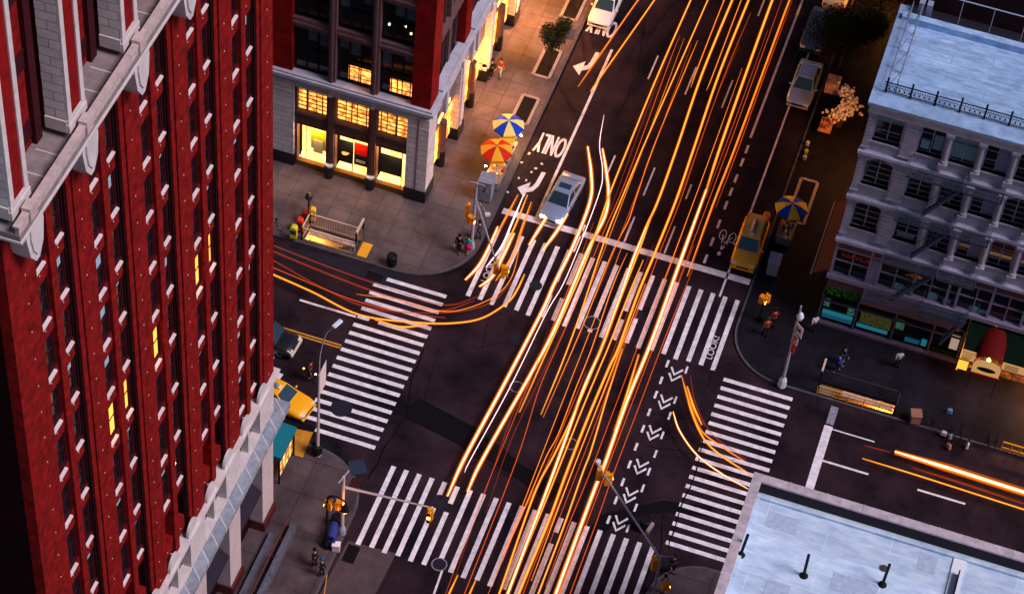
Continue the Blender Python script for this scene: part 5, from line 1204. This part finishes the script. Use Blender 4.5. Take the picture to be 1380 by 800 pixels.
# ================================================================== street furniture
def litter_bin(px, py, label, m_=blackm):
    p = gz(px, py, .14); t = thing('litter_bin', label, 'litter bin', tuple(p), group='litter bins on the corners')
    b = MB(); b.lathe([(.26, 0), (.30, .1), (.34, .85), (.37, .92), (.30, .97), (.27, .92)], n=16); 
    b.build('basket', m_, t); MB().lathe([(.27, .80), (.1, .86), (.02, .84)], n=10).build('bag', mat('bin_bag', (.02, .02, .025), .4), t)
    b = MB()
    for j in range(14): a = 2*math.pi*j/14; b.bar((.31*math.cos(a), .31*math.sin(a), .1), (.36*math.cos(a), .36*math.sin(a), .9), .02, .02)
    b.build('slat', mat('bin_slat', (.02, .022, .028), .5), t)
for a in ((528, 357, 'black litter bin standing alone on the upper left corner pavement'), (427, 611, 'black litter bin at the foot of the lamp with the banner'), (454, 708, 'small dark bin beside the signal mast at the lower left corner'), (868, 712, 'dark litter bin on the lower right corner by the pale roof')): litter_bin(*a)
def news_box(px, py, rz, m_, label, h=1.15):
    p = gz(px, py, .14); t = thing('news_box', label, 'news box', tuple(p), rz, 'news boxes on the pavements')
    MB().box(-.23, .23, -.2, .2, .22, h).build('case', m_, t, bevel=.02); b = MB(); b.box(-.2, .2, -.21, -.2, h-.5, h-.12); b.build('window', cgl, t)
    MB().box(-.1, .1, -.1, .1, 0, .22).build('foot', blackm, t); MB().prism([(-.2, h), (.2, h), (.12, h+.12), (-.12, h+.12)], -.2, .2, 0, 'y').build('hood', m_, t)
rb = mat('red_box', (.60, .03, .015), .4); yb_ = mat('lime_box', (.62, .55, .03), .4); ob = mat('orange_box', (.6, .14, .01), .4)
news_box(404, 312, .1, rb, 'tall red news box left of the subway stair'); news_box(396, 322, .1, yb_, 'lime yellow news box with dark window nearest the kerb'); news_box(411, 300, .1, mat('dark_red_box', (.22, .02, .01), .5), 'dark red news box behind the tall red one', 1.0); news_box(421, 298, .3, mat('amber_box', (.70, .40, .01), .4), 'amber yellow news box behind the subway railing')
t = thing('globe_post', 'black post with round dark globe behind the amber news box', 'post', tuple(gz(416, 285, .14))); MB().tube([(0, 0, 0), (0, 0, 1.2)], .06, 8).build('post', blackm, t); MB().lathe([(.02, 1.15), (.2, 1.25), (.28, 1.45), (.2, 1.65), (.02, 1.75)], n=14).build('globe', mat('dark_globe', (.02, .015, .015), .2), t)
news_box(1031, 300, 0, ob, 'small orange box behind the parked estate cab', .8)
# grey cabinets
def cabinet(px, py, rz, label, w_, d_, h, m_, poster=True):
    p = gz(px, py, .14); t = thing('service_cabinet', label, 'cabinet', tuple(p), rz)
    MB().box(-w_/2, w_/2, -d_/2, d_/2, .08, h).build('case', m_, t, bevel=.02); MB().box(-w_/2+.04, w_/2-.04, -d_/2+.04, d_/2-.04, 0, .08).build('plinth', blackm, t); MB().box(-w_/2-.04, w_/2+.04, -d_/2-.04, d_/2+.04, h, h+.05).build('lid', m_, t)
    if poster:
        b = MB(); b.box(-.3, .3, -d_/2-.015, -d_/2-.003, h-.95, h-.2); b.build('poster', mat('poster_dark', (.08, .08, .10), .6, .6, 9, (.4, .4, .42)), t)
        b = MB()
        for j in range(7): b.bar((-.25+random.uniform(0, .4), -d_/2-.02, h-.9+random.uniform(0, .6)), (-.25+random.uniform(0, .5), -d_/2-.02, h-.9+random.uniform(0, .6)), .015, .02)
        b.build('scrawl', blackm, t)
    return t
cabinet(654, 266, .05, 'tall grey graffitied cabinet between the signal mast and the food cart', .95, 1.0, 1.9, mat('cabinet_grey', (.26, .28, .36), .5, .35, 3))
cabinet(1041, 365, .05, 'low pale grey cabinet on the kerb below the parked estate cab', .75, 1.1, 1.2, mat('cabinet_pale', (.30, .31, .42), .5, .3, 3), False)
cabinet(1232, 567, .3, 'tan topped box beside the yellow railed subway stair', .65, .65, .8, mat('tan_top', (.32, .16, .11), .7, .4, 4), False)
# mailboxes
t = thing('mailbox', 'blue mailbox beside the black ornamental post', 'mailbox', tuple(gz(447, 733, .14)), .1)
bl = mat('mailbox_blue', (.015, .03, .20), .35)
b = MB(); b.box(-.28, .28, -.3, .3, .15, .95); n = 10; b.prism([(-.28, .95)]+[(-.28*math.cos(math.pi*i/n), .95+.3*math.sin(math.pi*i/n)) for i in range(n+1)]+[(.28, .95)], -.3, .3, 0, 'y'); b.build('body', bl, t)
for a in (-.22, .22):
    for c in (-.24, .24): MB().box(a-.03, a+.03, c-.03, c+.03, 0, .15).build('leg', bl, t)
MB().box(-.2, .2, -.33, -.30, .95, 1.08).build('slot', blackm, t)
t = thing('mailbox', 'second blue mailbox just above the first one', 'mailbox', tuple(gz(449, 722, .14)), .1); b = MB(); b.box(-.25, .25, -.28, .28, .12, .9); b.prism([(-.25, .9)]+[(-.25*math.cos(math.pi*i/n), .9+.26*math.sin(math.pi*i/n)) for i in range(n+1)]+[(.25, .9)], -.28, .28, 0, 'y'); b.build('body', bl, t)
for a in (-.2, .2):
    for c in (-.22, .22): MB().box(a-.03, a+.03, c-.03, c+.03, 0, .12).build('leg', bl, t)
t = thing('white_box', 'small white box standing in front of the blue mailbox', 'box', tuple(gz(453, 740, .14)), .2); MB().box(-.24, .24, -.2, .2, 0, .55).build('case', mat('white_case', (.62, .55, .62), .5), t, bevel=.03); MB().box(-.25, .25, -.21, .21, .55, .6).build('lid', mat('white_lid', (.7, .6, .68), .5), t)
# drain gratings and ramps
def slab(name, label, px, w_, d_, rz, m_, bars=True, z=.143):
    p = gz(px[0], px[1], z); t = thing(name, label, 'grating' if bars else 'ramp', (p[0], p[1], z), rz)
    MB().box(-w_/2, w_/2, -d_/2, d_/2, -.002, .008).build('plate', m_, t)
    if bars:
        b = MB()
        for j in range(7): b.box(-w_/2, w_/2, -d_/2+d_*(j+.5)/7-.015, -d_/2+d_*(j+.5)/7+.015, .008, .02)
        b.build('bar', blackm, t)
slab('drain_grating', 'dark grating set in the pale pad by the yellow kerb line', (473, 746), .75, 1.3, 0, patch, True, .01)
slab('tactile_ramp', 'dark blue tactile ramp at the lower left corner', (482, 629), 1.0, 1.1, math.radians(35), mat('ramp_blue', (.03, .045, .08), .6), True)
slab('tactile_ramp', 'dark red tactile ramp at the lower left corner', (478, 652), .6, .9, 0, mat('ramp_red', (.06, .012, .016), .7), True)
slab('drain_grating', 'dark kerbside grating at the head of the west crosswalk', (505, 372), 1.1, .6, 0, patch, True, .01)
slab('drain_grating', 'dark grating beside the yellow pavement panel', (414, 577), 1.0, .6, 0, patch, True, .01)
# tree pits
def pit(poly, label, w_):
    c_ = sum((Vector(p) for p in poly), Vector((0, 0)))/4
    t = thing('tree_pit', label, 'tree pit', (c_[0], c_[1], .14)); b = MB((c_[0], c_[1], .14)); b.prism(poly, .143, .16); b.build('soil', mat('dark_soil', (.012, .010, .010), .95, .4, 8), t)
    b = MB((c_[0], c_[1], .14))
    for a, d in zip(poly, poly[1:]+poly[:1]): b.bar((*a, .17), (*d, .17), .22, .07)
    b.build('stone_edging', mat('pit_edging', (.30, .25, .26), .8, .3, 3), t)
pit([(-30.2, 119.2), (-29.0, 119.2), (-29.0, 122.0), (-30.2, 122.0)], 'long empty tree pit behind the food cart', 1)
pit([(-30.2, 124.3), (-29.0, 124.3), (-29.0, 127.4), (-30.2, 127.4)], 'tree pit under the nearer small tree on the amber pavement', 1)
pit([(-30.2, 131), (-29.0, 131), (-29.0, 134), (-30.2, 134)], 'tree pit under the farther small tree at the top edge', 1)
pit([(-9.4, 117.2), (-8.2, 117.2), (-8.2, 121.5), (-9.4, 121.5)], 'long dark tree pit above the yellow and blue umbrella', 1)
# trees
barkm = mat('bark', (.045, .03, .022), .9, .4, 6); lf = [mat('tree_leaf', (.012, .020, .008), .8), mat('tree_leaf_dark', (.005, .010, .005), .8), mat('tree_leaf_light', (.022, .030, .010), .8)]
def tree(x, y, h, r_, label, n, seed):
    t = thing('street_tree', label, 'tree', (x, y, .14), group='trees along the avenue pavements'); rr = random.Random(seed)
    b = MB(); b.tube([(0, 0, 0), (.04, .02, h*.3), (.02, -.03, h*.62)], [.10, .08, .05], 8)
    clumps = []
    for i in range(9):
        a = i*2.4+rr.random(); q = rr.uniform(.15, .78)*r_; z = h*rr.uniform(.58, .9)
        e = Vector((q*math.cos(a), q*math.sin(a), z)); b.tube([(.03, 0, h*rr.uniform(.3, .5)), e*.6+Vector((0, 0, z*.36)), e], [.045, .03, .012], 5); clumps.append((e, rr.uniform(.26, .6)*r_))
    b.build('trunk', barkm, t)
    def fn(r):
        c_, s_ = clumps[r.randrange(len(clumps))]; v_ = Vector((r.gauss(0, 1), r.gauss(0, 1), r.gauss(0, .8))); return c_+v_.normalized()*s_*r.random()**.4
    leaves(n, fn, .085, seed, lf, 'crown', t)
tree(-29.3, 125.5, 4.3, 1.3, 'small dark street tree nearer the food cart', 3600, 11)
tree(-29.3, 132.4, 4.3, 1.3, 'small dark street tree cut by the top edge above the white car', 3200, 12)
tree(-9.4, 133.2, 6.0, 3.2, 'wide dark tree over the right kerb above the white blossoms', 15000, 13)
tree(-8.0, 139.5, 5.8, 3.0, 'wide dark tree at the top right corner by the white car', 10000, 14)
t = thing('planter_tub', 'dark square planter tub between the two small trees', 'planter', tuple(gz(755, 42, .14))); MB().box(-.5, .5, -.5, .5, 0, .6).build('tub', mat('tub', (.03, .03, .05), .5), t, bevel=.03); MB().lathe([(.4, .6), (.2, .66), (.02, .67)], n=10).build('soil', mat('dark_soil', (.012, .010, .010), .95), t)
# umbrellas and food carts
def umbrella(loc, label, ca, cb, R_=1.15, h=2.3, seg=8, n=None):
    t = thing('market_umbrella', label, 'umbrella', loc, group='market umbrellas over the carts')
    MB().tube([(0, 0, 0), (0, 0, h+.5)], .03, 8).build('pole', blackm, t)
    for k in range(seg):
        a0, a1 = 2*math.pi*k/seg, 2*math.pi*(k+1)/seg; am = (a0+a1)/2
        p = [(0, 0, h+.48), (R_*math.cos(a0), R_*math.sin(a0), h), (R_*.94*math.cos(am), R_*.94*math.sin(am), h+.03), (R_*math.cos(a1), R_*math.sin(a1), h)]
        md = [((R_*.5)*math.cos(a), (R_*.5)*math.sin(a), h+.33) for a in (a0, a1)]
        low = [(p[1][0], p[1][1], h-.14), (p[2][0], p[2][1], h-.10), (p[3][0], p[3][1], h-.14)]
        b = MB(); b.add([p[0], md[0], md[1], p[1], p[2], p[3], low[0], low[1], low[2]], [(0, 1, 2), (1, 3, 4), (1, 4, 2), (2, 4, 5), (3, 6, 7, 4), (4, 7, 8, 5)]); o = b.build('canopy_panel', ca if k % 2 else cb, t)
        s_ = o.modifiers.new('s', 'SOLIDIFY'); s_.thickness = .012
        MB().bar((0, 0, h+.1), (R_*.97*math.cos(a0), R_*.97*math.sin(a0), h-.01), .015, .015).build('rib', blackm, t)
    return t
uy = mat('umbrella_yellow', (.80, .52, .03), .6); ub = mat('umbrella_blue', (.01, .05, .45), .6); ur = mat('umbrella_red', (.55, .02, .01), .6); uyo = mat('umbrella_amber', (.78, .36, .02), .6)
umbrella((-29.63, 116.4, .14), 'yellow and blue umbrella over the glowing food cart', ub, mat('umbrella_cream', (.85, .66, .18), .6)); umbrella((-29.62, 113.75, .14), 'red and amber umbrella over the lower food cart', ur, uyo); umbrella((-9.18, 116.2, .14), 'yellow and blue umbrella on the right pavement behind the estate cab', ub, uy)
def food_cart(loc, label, cloth, glow, rz=0):
    t = thing('food_cart', label, 'food cart', loc, rz)
    st_ = mat('cart_steel', (.45, .44, .44), .3, .3, 6, metal=.6)
    MB().box(-.5, .5, -1.0, 1.0, .35, 1.05).build('cart_body', st_, t, bevel=.02); MB().box(-.55, .55, -1.05, 1.05, 1.05, 1.1).build('counter', st_, t)
    b = MB(); r = random.Random(len(label))
    for i in range(26): x, y = r.uniform(-.45, .45), r.uniform(-.95, .95); b.box(x-.06, x+.06, y-.07, y+.07, 1.1, 1.1+r.uniform(.08, .3), r.randrange(4))
    b.build('goods', [mat('g_red', (.5, .03, .01), .5), mat('g_white', (.7, .65, .55), .5), mat('g_yel', (.7, .45, .03), .5), mat('g_dark', (.05, .03, .02), .5)], t)
    for yy in (-.6, .6):
        for sx in (-.42, .42): MB().tube([(sx-.04, yy, .18), (sx+.04, yy, .18)], .18, 14).build('wheel', rub, t)
    MB().box(-.60, -.505, -.8, .8, .5, 1.0).build('side_cloth', cloth, t)
    for sx in (-.48, .48):
        for yy in (-.98, .98): MB().tube([(sx, yy, 1.1), (sx, yy, 2.0)], .02, 6).build('upright', st_, t)
    MB().box(-.52, .52, -.2, 1.02, 2.0, 2.03).build('roof_cloth', cloth, t)
    if glow:
        e_, pos = glow; MB().lathe([(.02, -.08), (.08, 0), (.02, .08)], pos, 10).build('bare_bulb', emi('bare_bulb', (1, .66, .30), 60), t)
        ld = bpy.data.lights.new('bulb_light', 'POINT'); ld.energy = e_; ld.color = (1, .48, .12); ld.shadow_soft_size = .08
        lo = bpy.data.objects.new('bulb_light', ld); C.objects.link(lo); lo.parent = t; lo.location = Vector(pos)+Vector((.12, 0, .0))
    return t
food_cart((-29.35, 115.2, .14), 'brightly lit food cart with bare bulb under the yellow and blue umbrella', mat('yellow_cloth', (.8, .5, .04), .6), (160, (.72, 1.1, 1.75)))
food_cart((-29.3, 112.9, .14), 'cart with red and yellow goods under the red and amber umbrella', mat('amber_cloth', (.75, .38, .02), .6), (45, (-.72, -.2, 1.6)))
food_cart((-9.1, 115.4, .14), 'dark cart under the umbrella on the right pavement', mat('maroon_cloth', (.25, .04, .02), .6), None)
for i, (x, y) in enumerate(((716, 233), (703, 220), (713, 208), (699, 241), (730, 222), (722, 228), (684, 260), (709, 244), (695, 196))):
    p = gz(x, y, .14 if x < 700 else 0); t = tag(MB().obox((0, 0, .07), (.13+.04*(i % 3), .13, .07), Matrix.Rotation(i*.7, 3, 'Z')).build('paper_litter', mat('white_card', (.75, .68, .62), .7)), ['white carton nearest the turn arrow', 'white scrap beside the kerb below the bulb', 'small white scrap above the turn arrow', 'white scrap left of the turn arrow', 'white scrap at the right end of the turn arrow', 'tiny white scrap on the turn arrow stem', 'white scrap beside the grey cabinet', 'white scrap just below the turn arrow head', 'white scrap on the kerb beside the lit cart'][i], 'litter', 'white litter scattered by the food carts', 'thing'); t.location = tuple(p)
# blossom stall
p = gz(1130, 160, .14); t = thing('blossom_heap', 'big heap of fluffy white blossoms on the orange lit pavement', 'flowers', (-8.25, 129.0, .14))
wb = mat('white_blossom', (.78, .70, .68), .8); rr = random.Random(5); b = MB()
for i in range(260):
    a = rr.uniform(-1.7, 1.9); x = .45*math.cos(a*1.3)+rr.gauss(0, .34)+.1*a; z = .4+rr.random()*.9; s_ = rr.uniform(.07, .16)
    b.lathe([(.02, -s_), (s_*.7, -s_*.7), (s_, 0), (s_*.7, s_*.7), (.02, s_)], (x, a, z), 9)
o = b.build('blossom', wb, t, smooth=True)
dm = o.modifiers.new('sub', 'SUBSURF'); dm.levels = 1; dm.render_levels = 1
tx = bpy.data.textures.new('cl', 'CLOUDS'); tx.noise_scale = .12; dd = o.modifiers.new('d', 'DISPLACE'); dd.texture = tx; dd.strength = .14
for yy in (-1.3, -.4, .5, 1.4): MB().lathe([(.22, 0), (.3, .4), (.28, .4)], (.1, yy, 0), 12).build('bucket', mat('bucket_dark', (.08, .04, .03), .5), t)
t = thing('flower_stand', 'low orange checked stand with pots beside the heap of white blossoms', 'stall', tuple(gz(1112, 175, .14)))
oc = mat('orange_cloth', (.50, .10, .02), .7, .6, 3, (.7, .4, .25))
MB().box(-.45, .45, -.9, .6, .55, .62).build('table_top', oc, t)
for sx in (-.4, .4):
    for yy in (-.8, .5): MB().tube([(sx, yy, 0), (sx, yy, .55)], .03, 6).build('leg', blackm, t)
b = MB(); r = random.Random(2)
for i in range(20): x, y = r.uniform(-.4, .4), r.uniform(-.8, .5); b.lathe([(.05, 0), (.08, .12), (.1, .2), (.02, .24)], (x, y, .62), 7, r.randrange(3))
b.build('pot', [mat('p1', (.4, .07, .02), .6), mat('p2', (.3, .25, .35), .6), mat('p3', (.1, .05, .03), .6)], t)
t = thing('crate_stack', 'tall orange and white crate stack behind the white blossoms', 'crates', (-9.45, 131.2, .14))
for k in range(2):
    MB().box(-.5, .5, -.55, .55, .02+k*.5, .48+k*.5).build('crate', mat('crate_orange', (.45, .13, .03), .7, .7, 4, (.75, .6, .5)), t, bevel=.02)
for i, (x, y) in enumerate(((1086, 207), (1088, 196), (1084, 215))): 
    t = tag(MB().lathe([(.12, 0), (.14, .35), (.02, .4)], n=8).build('flower_bucket', mat('fb%d' % i, ((.4, .5, .02), (.5, .5, .6), (.35, .35, .45))[i], .6)), ['small lime bucket at the right kerb', 'small white bucket highest at the right kerb', 'small grey bucket lowest at the right kerb'][i], 'bucket', 'small buckets at the right kerb'); t.location = tuple(gz(x, y, .14))
# two street lamps over the right pavement light its amber pools
for (px, yy, en, lb) in ((-6.6, 123.5, 560, 'dark street lamp glowing amber over the white blossoms'), (-7.2, 143.0, 1100, 'dark street lamp glowing amber beyond the top right tree')):
    t = thing('pavement_lamp', lb, 'street lamp', (px+1.2, yy, .14)); MB().tube([(0, 0, 0), (0, 0, 4.2)], [.07, .05], 8).build('pole', blackm, t); MB().tube([(0, 0, 4.2), (-.3, 0, 4.4), (-.7, 0, 4.35)], .03, 6).build('arm', blackm, t)
    MB().lathe([(.22, 4.2), (.2, 4.32), (.03, 4.42)], (-.8, 0, 0), 10).build('lamp_hood', blackm, t); MB().lathe([(.02, 4.1), (.14, 4.13), (.18, 4.19), (.02, 4.2)], (-.8, 0, 0), 10).build('lamp_glass', emi('amber_bulb', (1, .42, .06), 25), t)
    ld = bpy.data.lights.new('lamp_light', 'POINT'); ld.energy = en; ld.color = (1, .34, .05); ld.shadow_soft_size = .2
    lo = bpy.data.objects.new('lamp_light', ld); C.objects.link(lo); lo.parent = t; lo.location = (-.8, 0, 3.9)
# ================================================================== people
def skinned(pts, edges, radii, name, m_, parent=None, sub=1, root=0):
    me = bpy.data.meshes.new(name); me.from_pydata(pts, edges, []); o = bpy.data.objects.new(name, me); SC.collection.objects.link(o)
    sm = o.modifiers.new('skin', 'SKIN'); sm.use_smooth_shade = True
    lay = me.skin_vertices[0].data
    for i, r_ in enumerate(radii): lay[i].radius = (r_, r_) if not isinstance(r_, tuple) else r_
    lay[root].use_root = True
    ss = o.modifiers.new('sub', 'SUBSURF'); ss.levels = sub; ss.render_levels = sub
    bpy.context.view_layer.update()
    m2 = bpy.data.meshes.new_from_object(o.evaluated_get(bpy.context.evaluated_depsgraph_get())); bpy.data.objects.remove(o); bpy.data.meshes.remove(me)
    m2.materials.clear(); m2.materials.append(m_)
    for p in m2.polygons: p.material_index = 0; p.use_smooth = True
    q = bpy.data.objects.new(name, m2); C.objects.link(q); q.parent = parent; return q
def person(px, py, rz, label, top, legs, hair, z0=.14, walk=.22, arms=(.15, -.15), skirt=False, bag=None, group=None):
    p = gz(px, py, z0); s_ = walk
    t = thing('person', label, 'person', tuple(p), rz, group)
    J = dict(pel=(0, 0, .95), che=(0, .01, 1.28), nec=(0, .02, 1.46), hd0=(0, .03, 1.56), hd1=(0, .04, 1.70),
             hl=(-.09, 0, .90), kl=(-.10, s_*.6+.03, .50), al=(-.10, s_*.6-.02, .09), tl=(-.10, s_*.6+.15, .04), hr=(.09, 0, .90), kr=(.10, -s_*.3+.05, .50), ar=(.10, -s_*1.1, .10), tr=(.10, -s_*1.1+.16, .05),
             sl=(-.19, 0, 1.40), el=(-.25, -.02+arms[1]*.5, 1.13), wl=(-.24, .08+arms[1], .90), hal=(-.235, .11+arms[1], .80), sr=(.19, 0, 1.40), er=(.25, -.02+arms[0]*.5, 1.13), wr=(.24, .08+arms[0], .90), har=(.235, .11+arms[0], .80))
    N = list(J); E = [('pel', 'che'), ('che', 'nec'), ('nec', 'hd0'), ('hd0', 'hd1'), ('pel', 'hl'), ('hl', 'kl'), ('kl', 'al'), ('al', 'tl'), ('pel', 'hr'), ('hr', 'kr'), ('kr', 'ar'), ('ar', 'tr'), ('che', 'sl'), ('sl', 'el'), ('el', 'wl'), ('wl', 'hal'), ('che', 'sr'), ('sr', 'er'), ('er', 'wr'), ('wr', 'har')]
    R_ = dict(pel=(.14, .10), che=(.15, .10), nec=.055, hd0=.08, hd1=.085, hl=.085, kl=.055, al=.038, tl=.035, hr=.085, kr=.055, ar=.038, tr=.035, sl=.05, el=.038, wl=.028, hal=.03, sr=.05, er=.038, wr=.028, har=.03)
    skinned([J[k] for k in N], [(N.index(a), N.index(b_)) for a, b_ in E], [R_[k] for k in N], 'body', skin, t, 1)
    fx = 1.25
    T_ = ['pel', 'che', 'sl', 'el', 'wl', 'sr', 'er', 'wr']; skinned([J[k] for k in T_], [(0, 1), (1, 2), (2, 3), (3, 4), (1, 5), (5, 6), (6, 7)], [(.165, .125), (.175, .13), .07, .055, .042, .07, .055, .042], 'jacket', top, t, 1)
    if skirt: MB().lathe([(.15, 1.0), (.2, .8), (.26, .52), (.24, .52)], (0, 0, 0), 14).build('skirt', legs, t, smooth=True)
    else:
        T_ = ['pel', 'hl', 'kl', 'al', 'hr', 'kr', 'ar']; skinned([J[k] for k in T_], [(0, 1), (1, 2), (2, 3), (0, 4), (4, 5), (5, 6)], [(.16, .12), .10, .072, .055, .10, .072, .055], 'trousers', legs, t, 1)
    MB().lathe([(.02, 1.86), (.08, 1.84), (.115, 1.77), (.118, 1.70), (.10, 1.63), (.02, 1.62)], (0, .015, 0), 12).build('hair', hair, t, smooth=True)
    b = MB()   # face: nose, eyes, mouth, ears
    b.obox((0, .145, 1.655), (.022, .03, .04), None, 0); b.obox((-.1, .05, 1.67), (.02, .035, .05), None, 0); b.obox((.1, .05, 1.67), (.02, .035, .05), None, 0)
    b.obox((-.035, .128, 1.685), (.024, .012, .012), None, 1); b.obox((.035, .128, 1.685), (.024, .012, .012), None, 1); b.obox((0, .128, 1.615), (.045, .012, .01), None, 1); b.build('face', [skin, blackm], t)
    for q in ('tl', 'tr'):
        v_ = J[q]; MB().obox((v_[0], v_[1]-.04, v_[2]), (.09, .26, .08)).build('shoe', blackm, t, bevel=.02)
    for sgn, q in ((-1, 'hal'), (1, 'har')):   # hands: palm with four fingers and a thumb
        v_ = Vector(J[q]); b = MB(); b.obox(v_, (.03, .075, .09))
        for k in range(4): y = v_.y-.03+.02*k; b.tube([(v_.x, y, v_.z-.04), (v_.x-sgn*.004, y+.004, v_.z-.08), (v_.x-sgn*.02, y+.008, v_.z-.105-.006*(k % 3))], .009, 5)
        b.tube([(v_.x, v_.y+.035, v_.z+.01), (v_.x-sgn*.012, v_.y+.065, v_.z-.03), (v_.x-sgn*.018, v_.y+.065, v_.z-.055)], .010, 5); b.build('hand', skin, t)
    if bag:
        MB().obox((.33, .1, .72), (.12, .3, .32)).build('bag', bag, t, bevel=.03)
    return t
def cl(n, c): return mat('cloth_'+n, c, .85, .25, 8)
hk = cl('hair_black', (.012, .009, .008)); hb = cl('hair_brown', (.06, .03, .015)); dk = cl('dark', (.015, .013, .018)); nv = cl('navy', (.02, .03, .07)); tealc = cl('teal', (.02, .42, .50)); pinkc = cl('pink', (.50, .02, .14)); den = cl('denim', (.10, .13, .24)); whc = cl('white', (.6, .6, .7)); blc = cl('blue', (.02, .09, .50)); rdc = cl('rust', (.30, .05, .02)); lt = cl('pale', (.4, .42, .55))
person(630, 341, 2.6, 'person in teal jacket and pink skirt waiting at the upper left corner', tealc, pinkc, hk, walk=.1, skirt=True)
person(618, 340, 2.9, 'person in black standing left of the teal jacket', dk, dk, hk, walk=.05)
person(645, 322, 1.2, 'person in dark navy clothes behind the signal mast foot', nv, nv, hk, walk=.12)
person(674, 103, 2.9, 'person in brown jacket and pale jeans walking by the store', rdc, lt, hb)
person(662, 104, 2.8, 'person in long black coat walking beside the pale jeans', dk, dk, hk)
person(656, 97, 2.8, 'person in dark grey walking closest to the store pier', cl('charcoal', (.03, .03, .035)), dk, hk, walk=.3)
person(667, 228, 1.4, 'vendor in dark apron behind the lower food cart', dk, nv, hk, walk=.05)
person(1095, 447, .6, 'person in white top by the corner of the iron front', whc, dk, hk, walk=.15)
person(1127, 500, -1.2, 'person in bright blue jacket behind the yellow railed subway stair', blc, nv, hk, walk=.25)
person(1134, 490, -1.0, 'person in dark clothes just right of the bright blue jacket', nv, den, hk, walk=.2)
person(1031, 452, .4, 'person in rust red jacket by the short walk signal post', rdc, dk, hb, walk=.2)
person(1041, 440, .4, 'second figure in red further right at the upper right corner', cl('deep_red', (.25, .015, .015)), dk, hk, walk=.2)
person(434, 775, 1.5, 'person in black with blue cap at the lower left pavement', dk, dk, cl('blue_cap', (.03, .10, .28)), walk=.1)
person(424, 762, 1.2, 'person in black behind the blue cap', dk, dk, hk, walk=.1)
person(905, 770, -2.5, 'person in black right of the lower right mast', dk, dk, hk, walk=.1)
person(893, 797, -2.5, 'person in dark clothes at the bottom edge by the lower right mast', nv, dk, hk, walk=.1)
person(418, 509, -1.9, 'cyclist in dark red on the bicycle with glowing lamps', cl('dim_red', (.10, .02, .02)), dk, hk, z0=.35, walk=.05)
person(1208, 495, .3, 'person in pale grey coat alone on the dark right pavement', lt, dk, hk, walk=.1)
# things among the parked bicycles
for i, (x, y, m_) in enumerate(((1271, 586, whc), (1281, 590, lt), (1303, 602, whc), (1278, 603, cl('tan', (.35, .2, .14))), (1279, 556, cl('aqua', (.1, .3, .45))))):
    p = gz(x, y, .14); t = thing('carrier_bag', ['white bag leftmost among the parked bicycles', 'pale grey bag in the middle of the parked bicycles', 'white bag rightmost among the parked bicycles', 'tan bag lowest among the parked bicycles', 'aqua bag above the parked bicycles'][i], 'bag', tuple(p), i*.8, 'bags among the parked bicycles')
    MB().prism([(-.2, 0), (.2, 0), (.16, .36), (-.14, .38)], -.1, .1, 0, 'y').build('sack', m_, t, bevel=.04); MB().tube([(-.08, 0, .36), (-.05, 0, .46), (.05, 0, .46), (.08, 0, .36)], .012, 5).build('handle', m_, t)
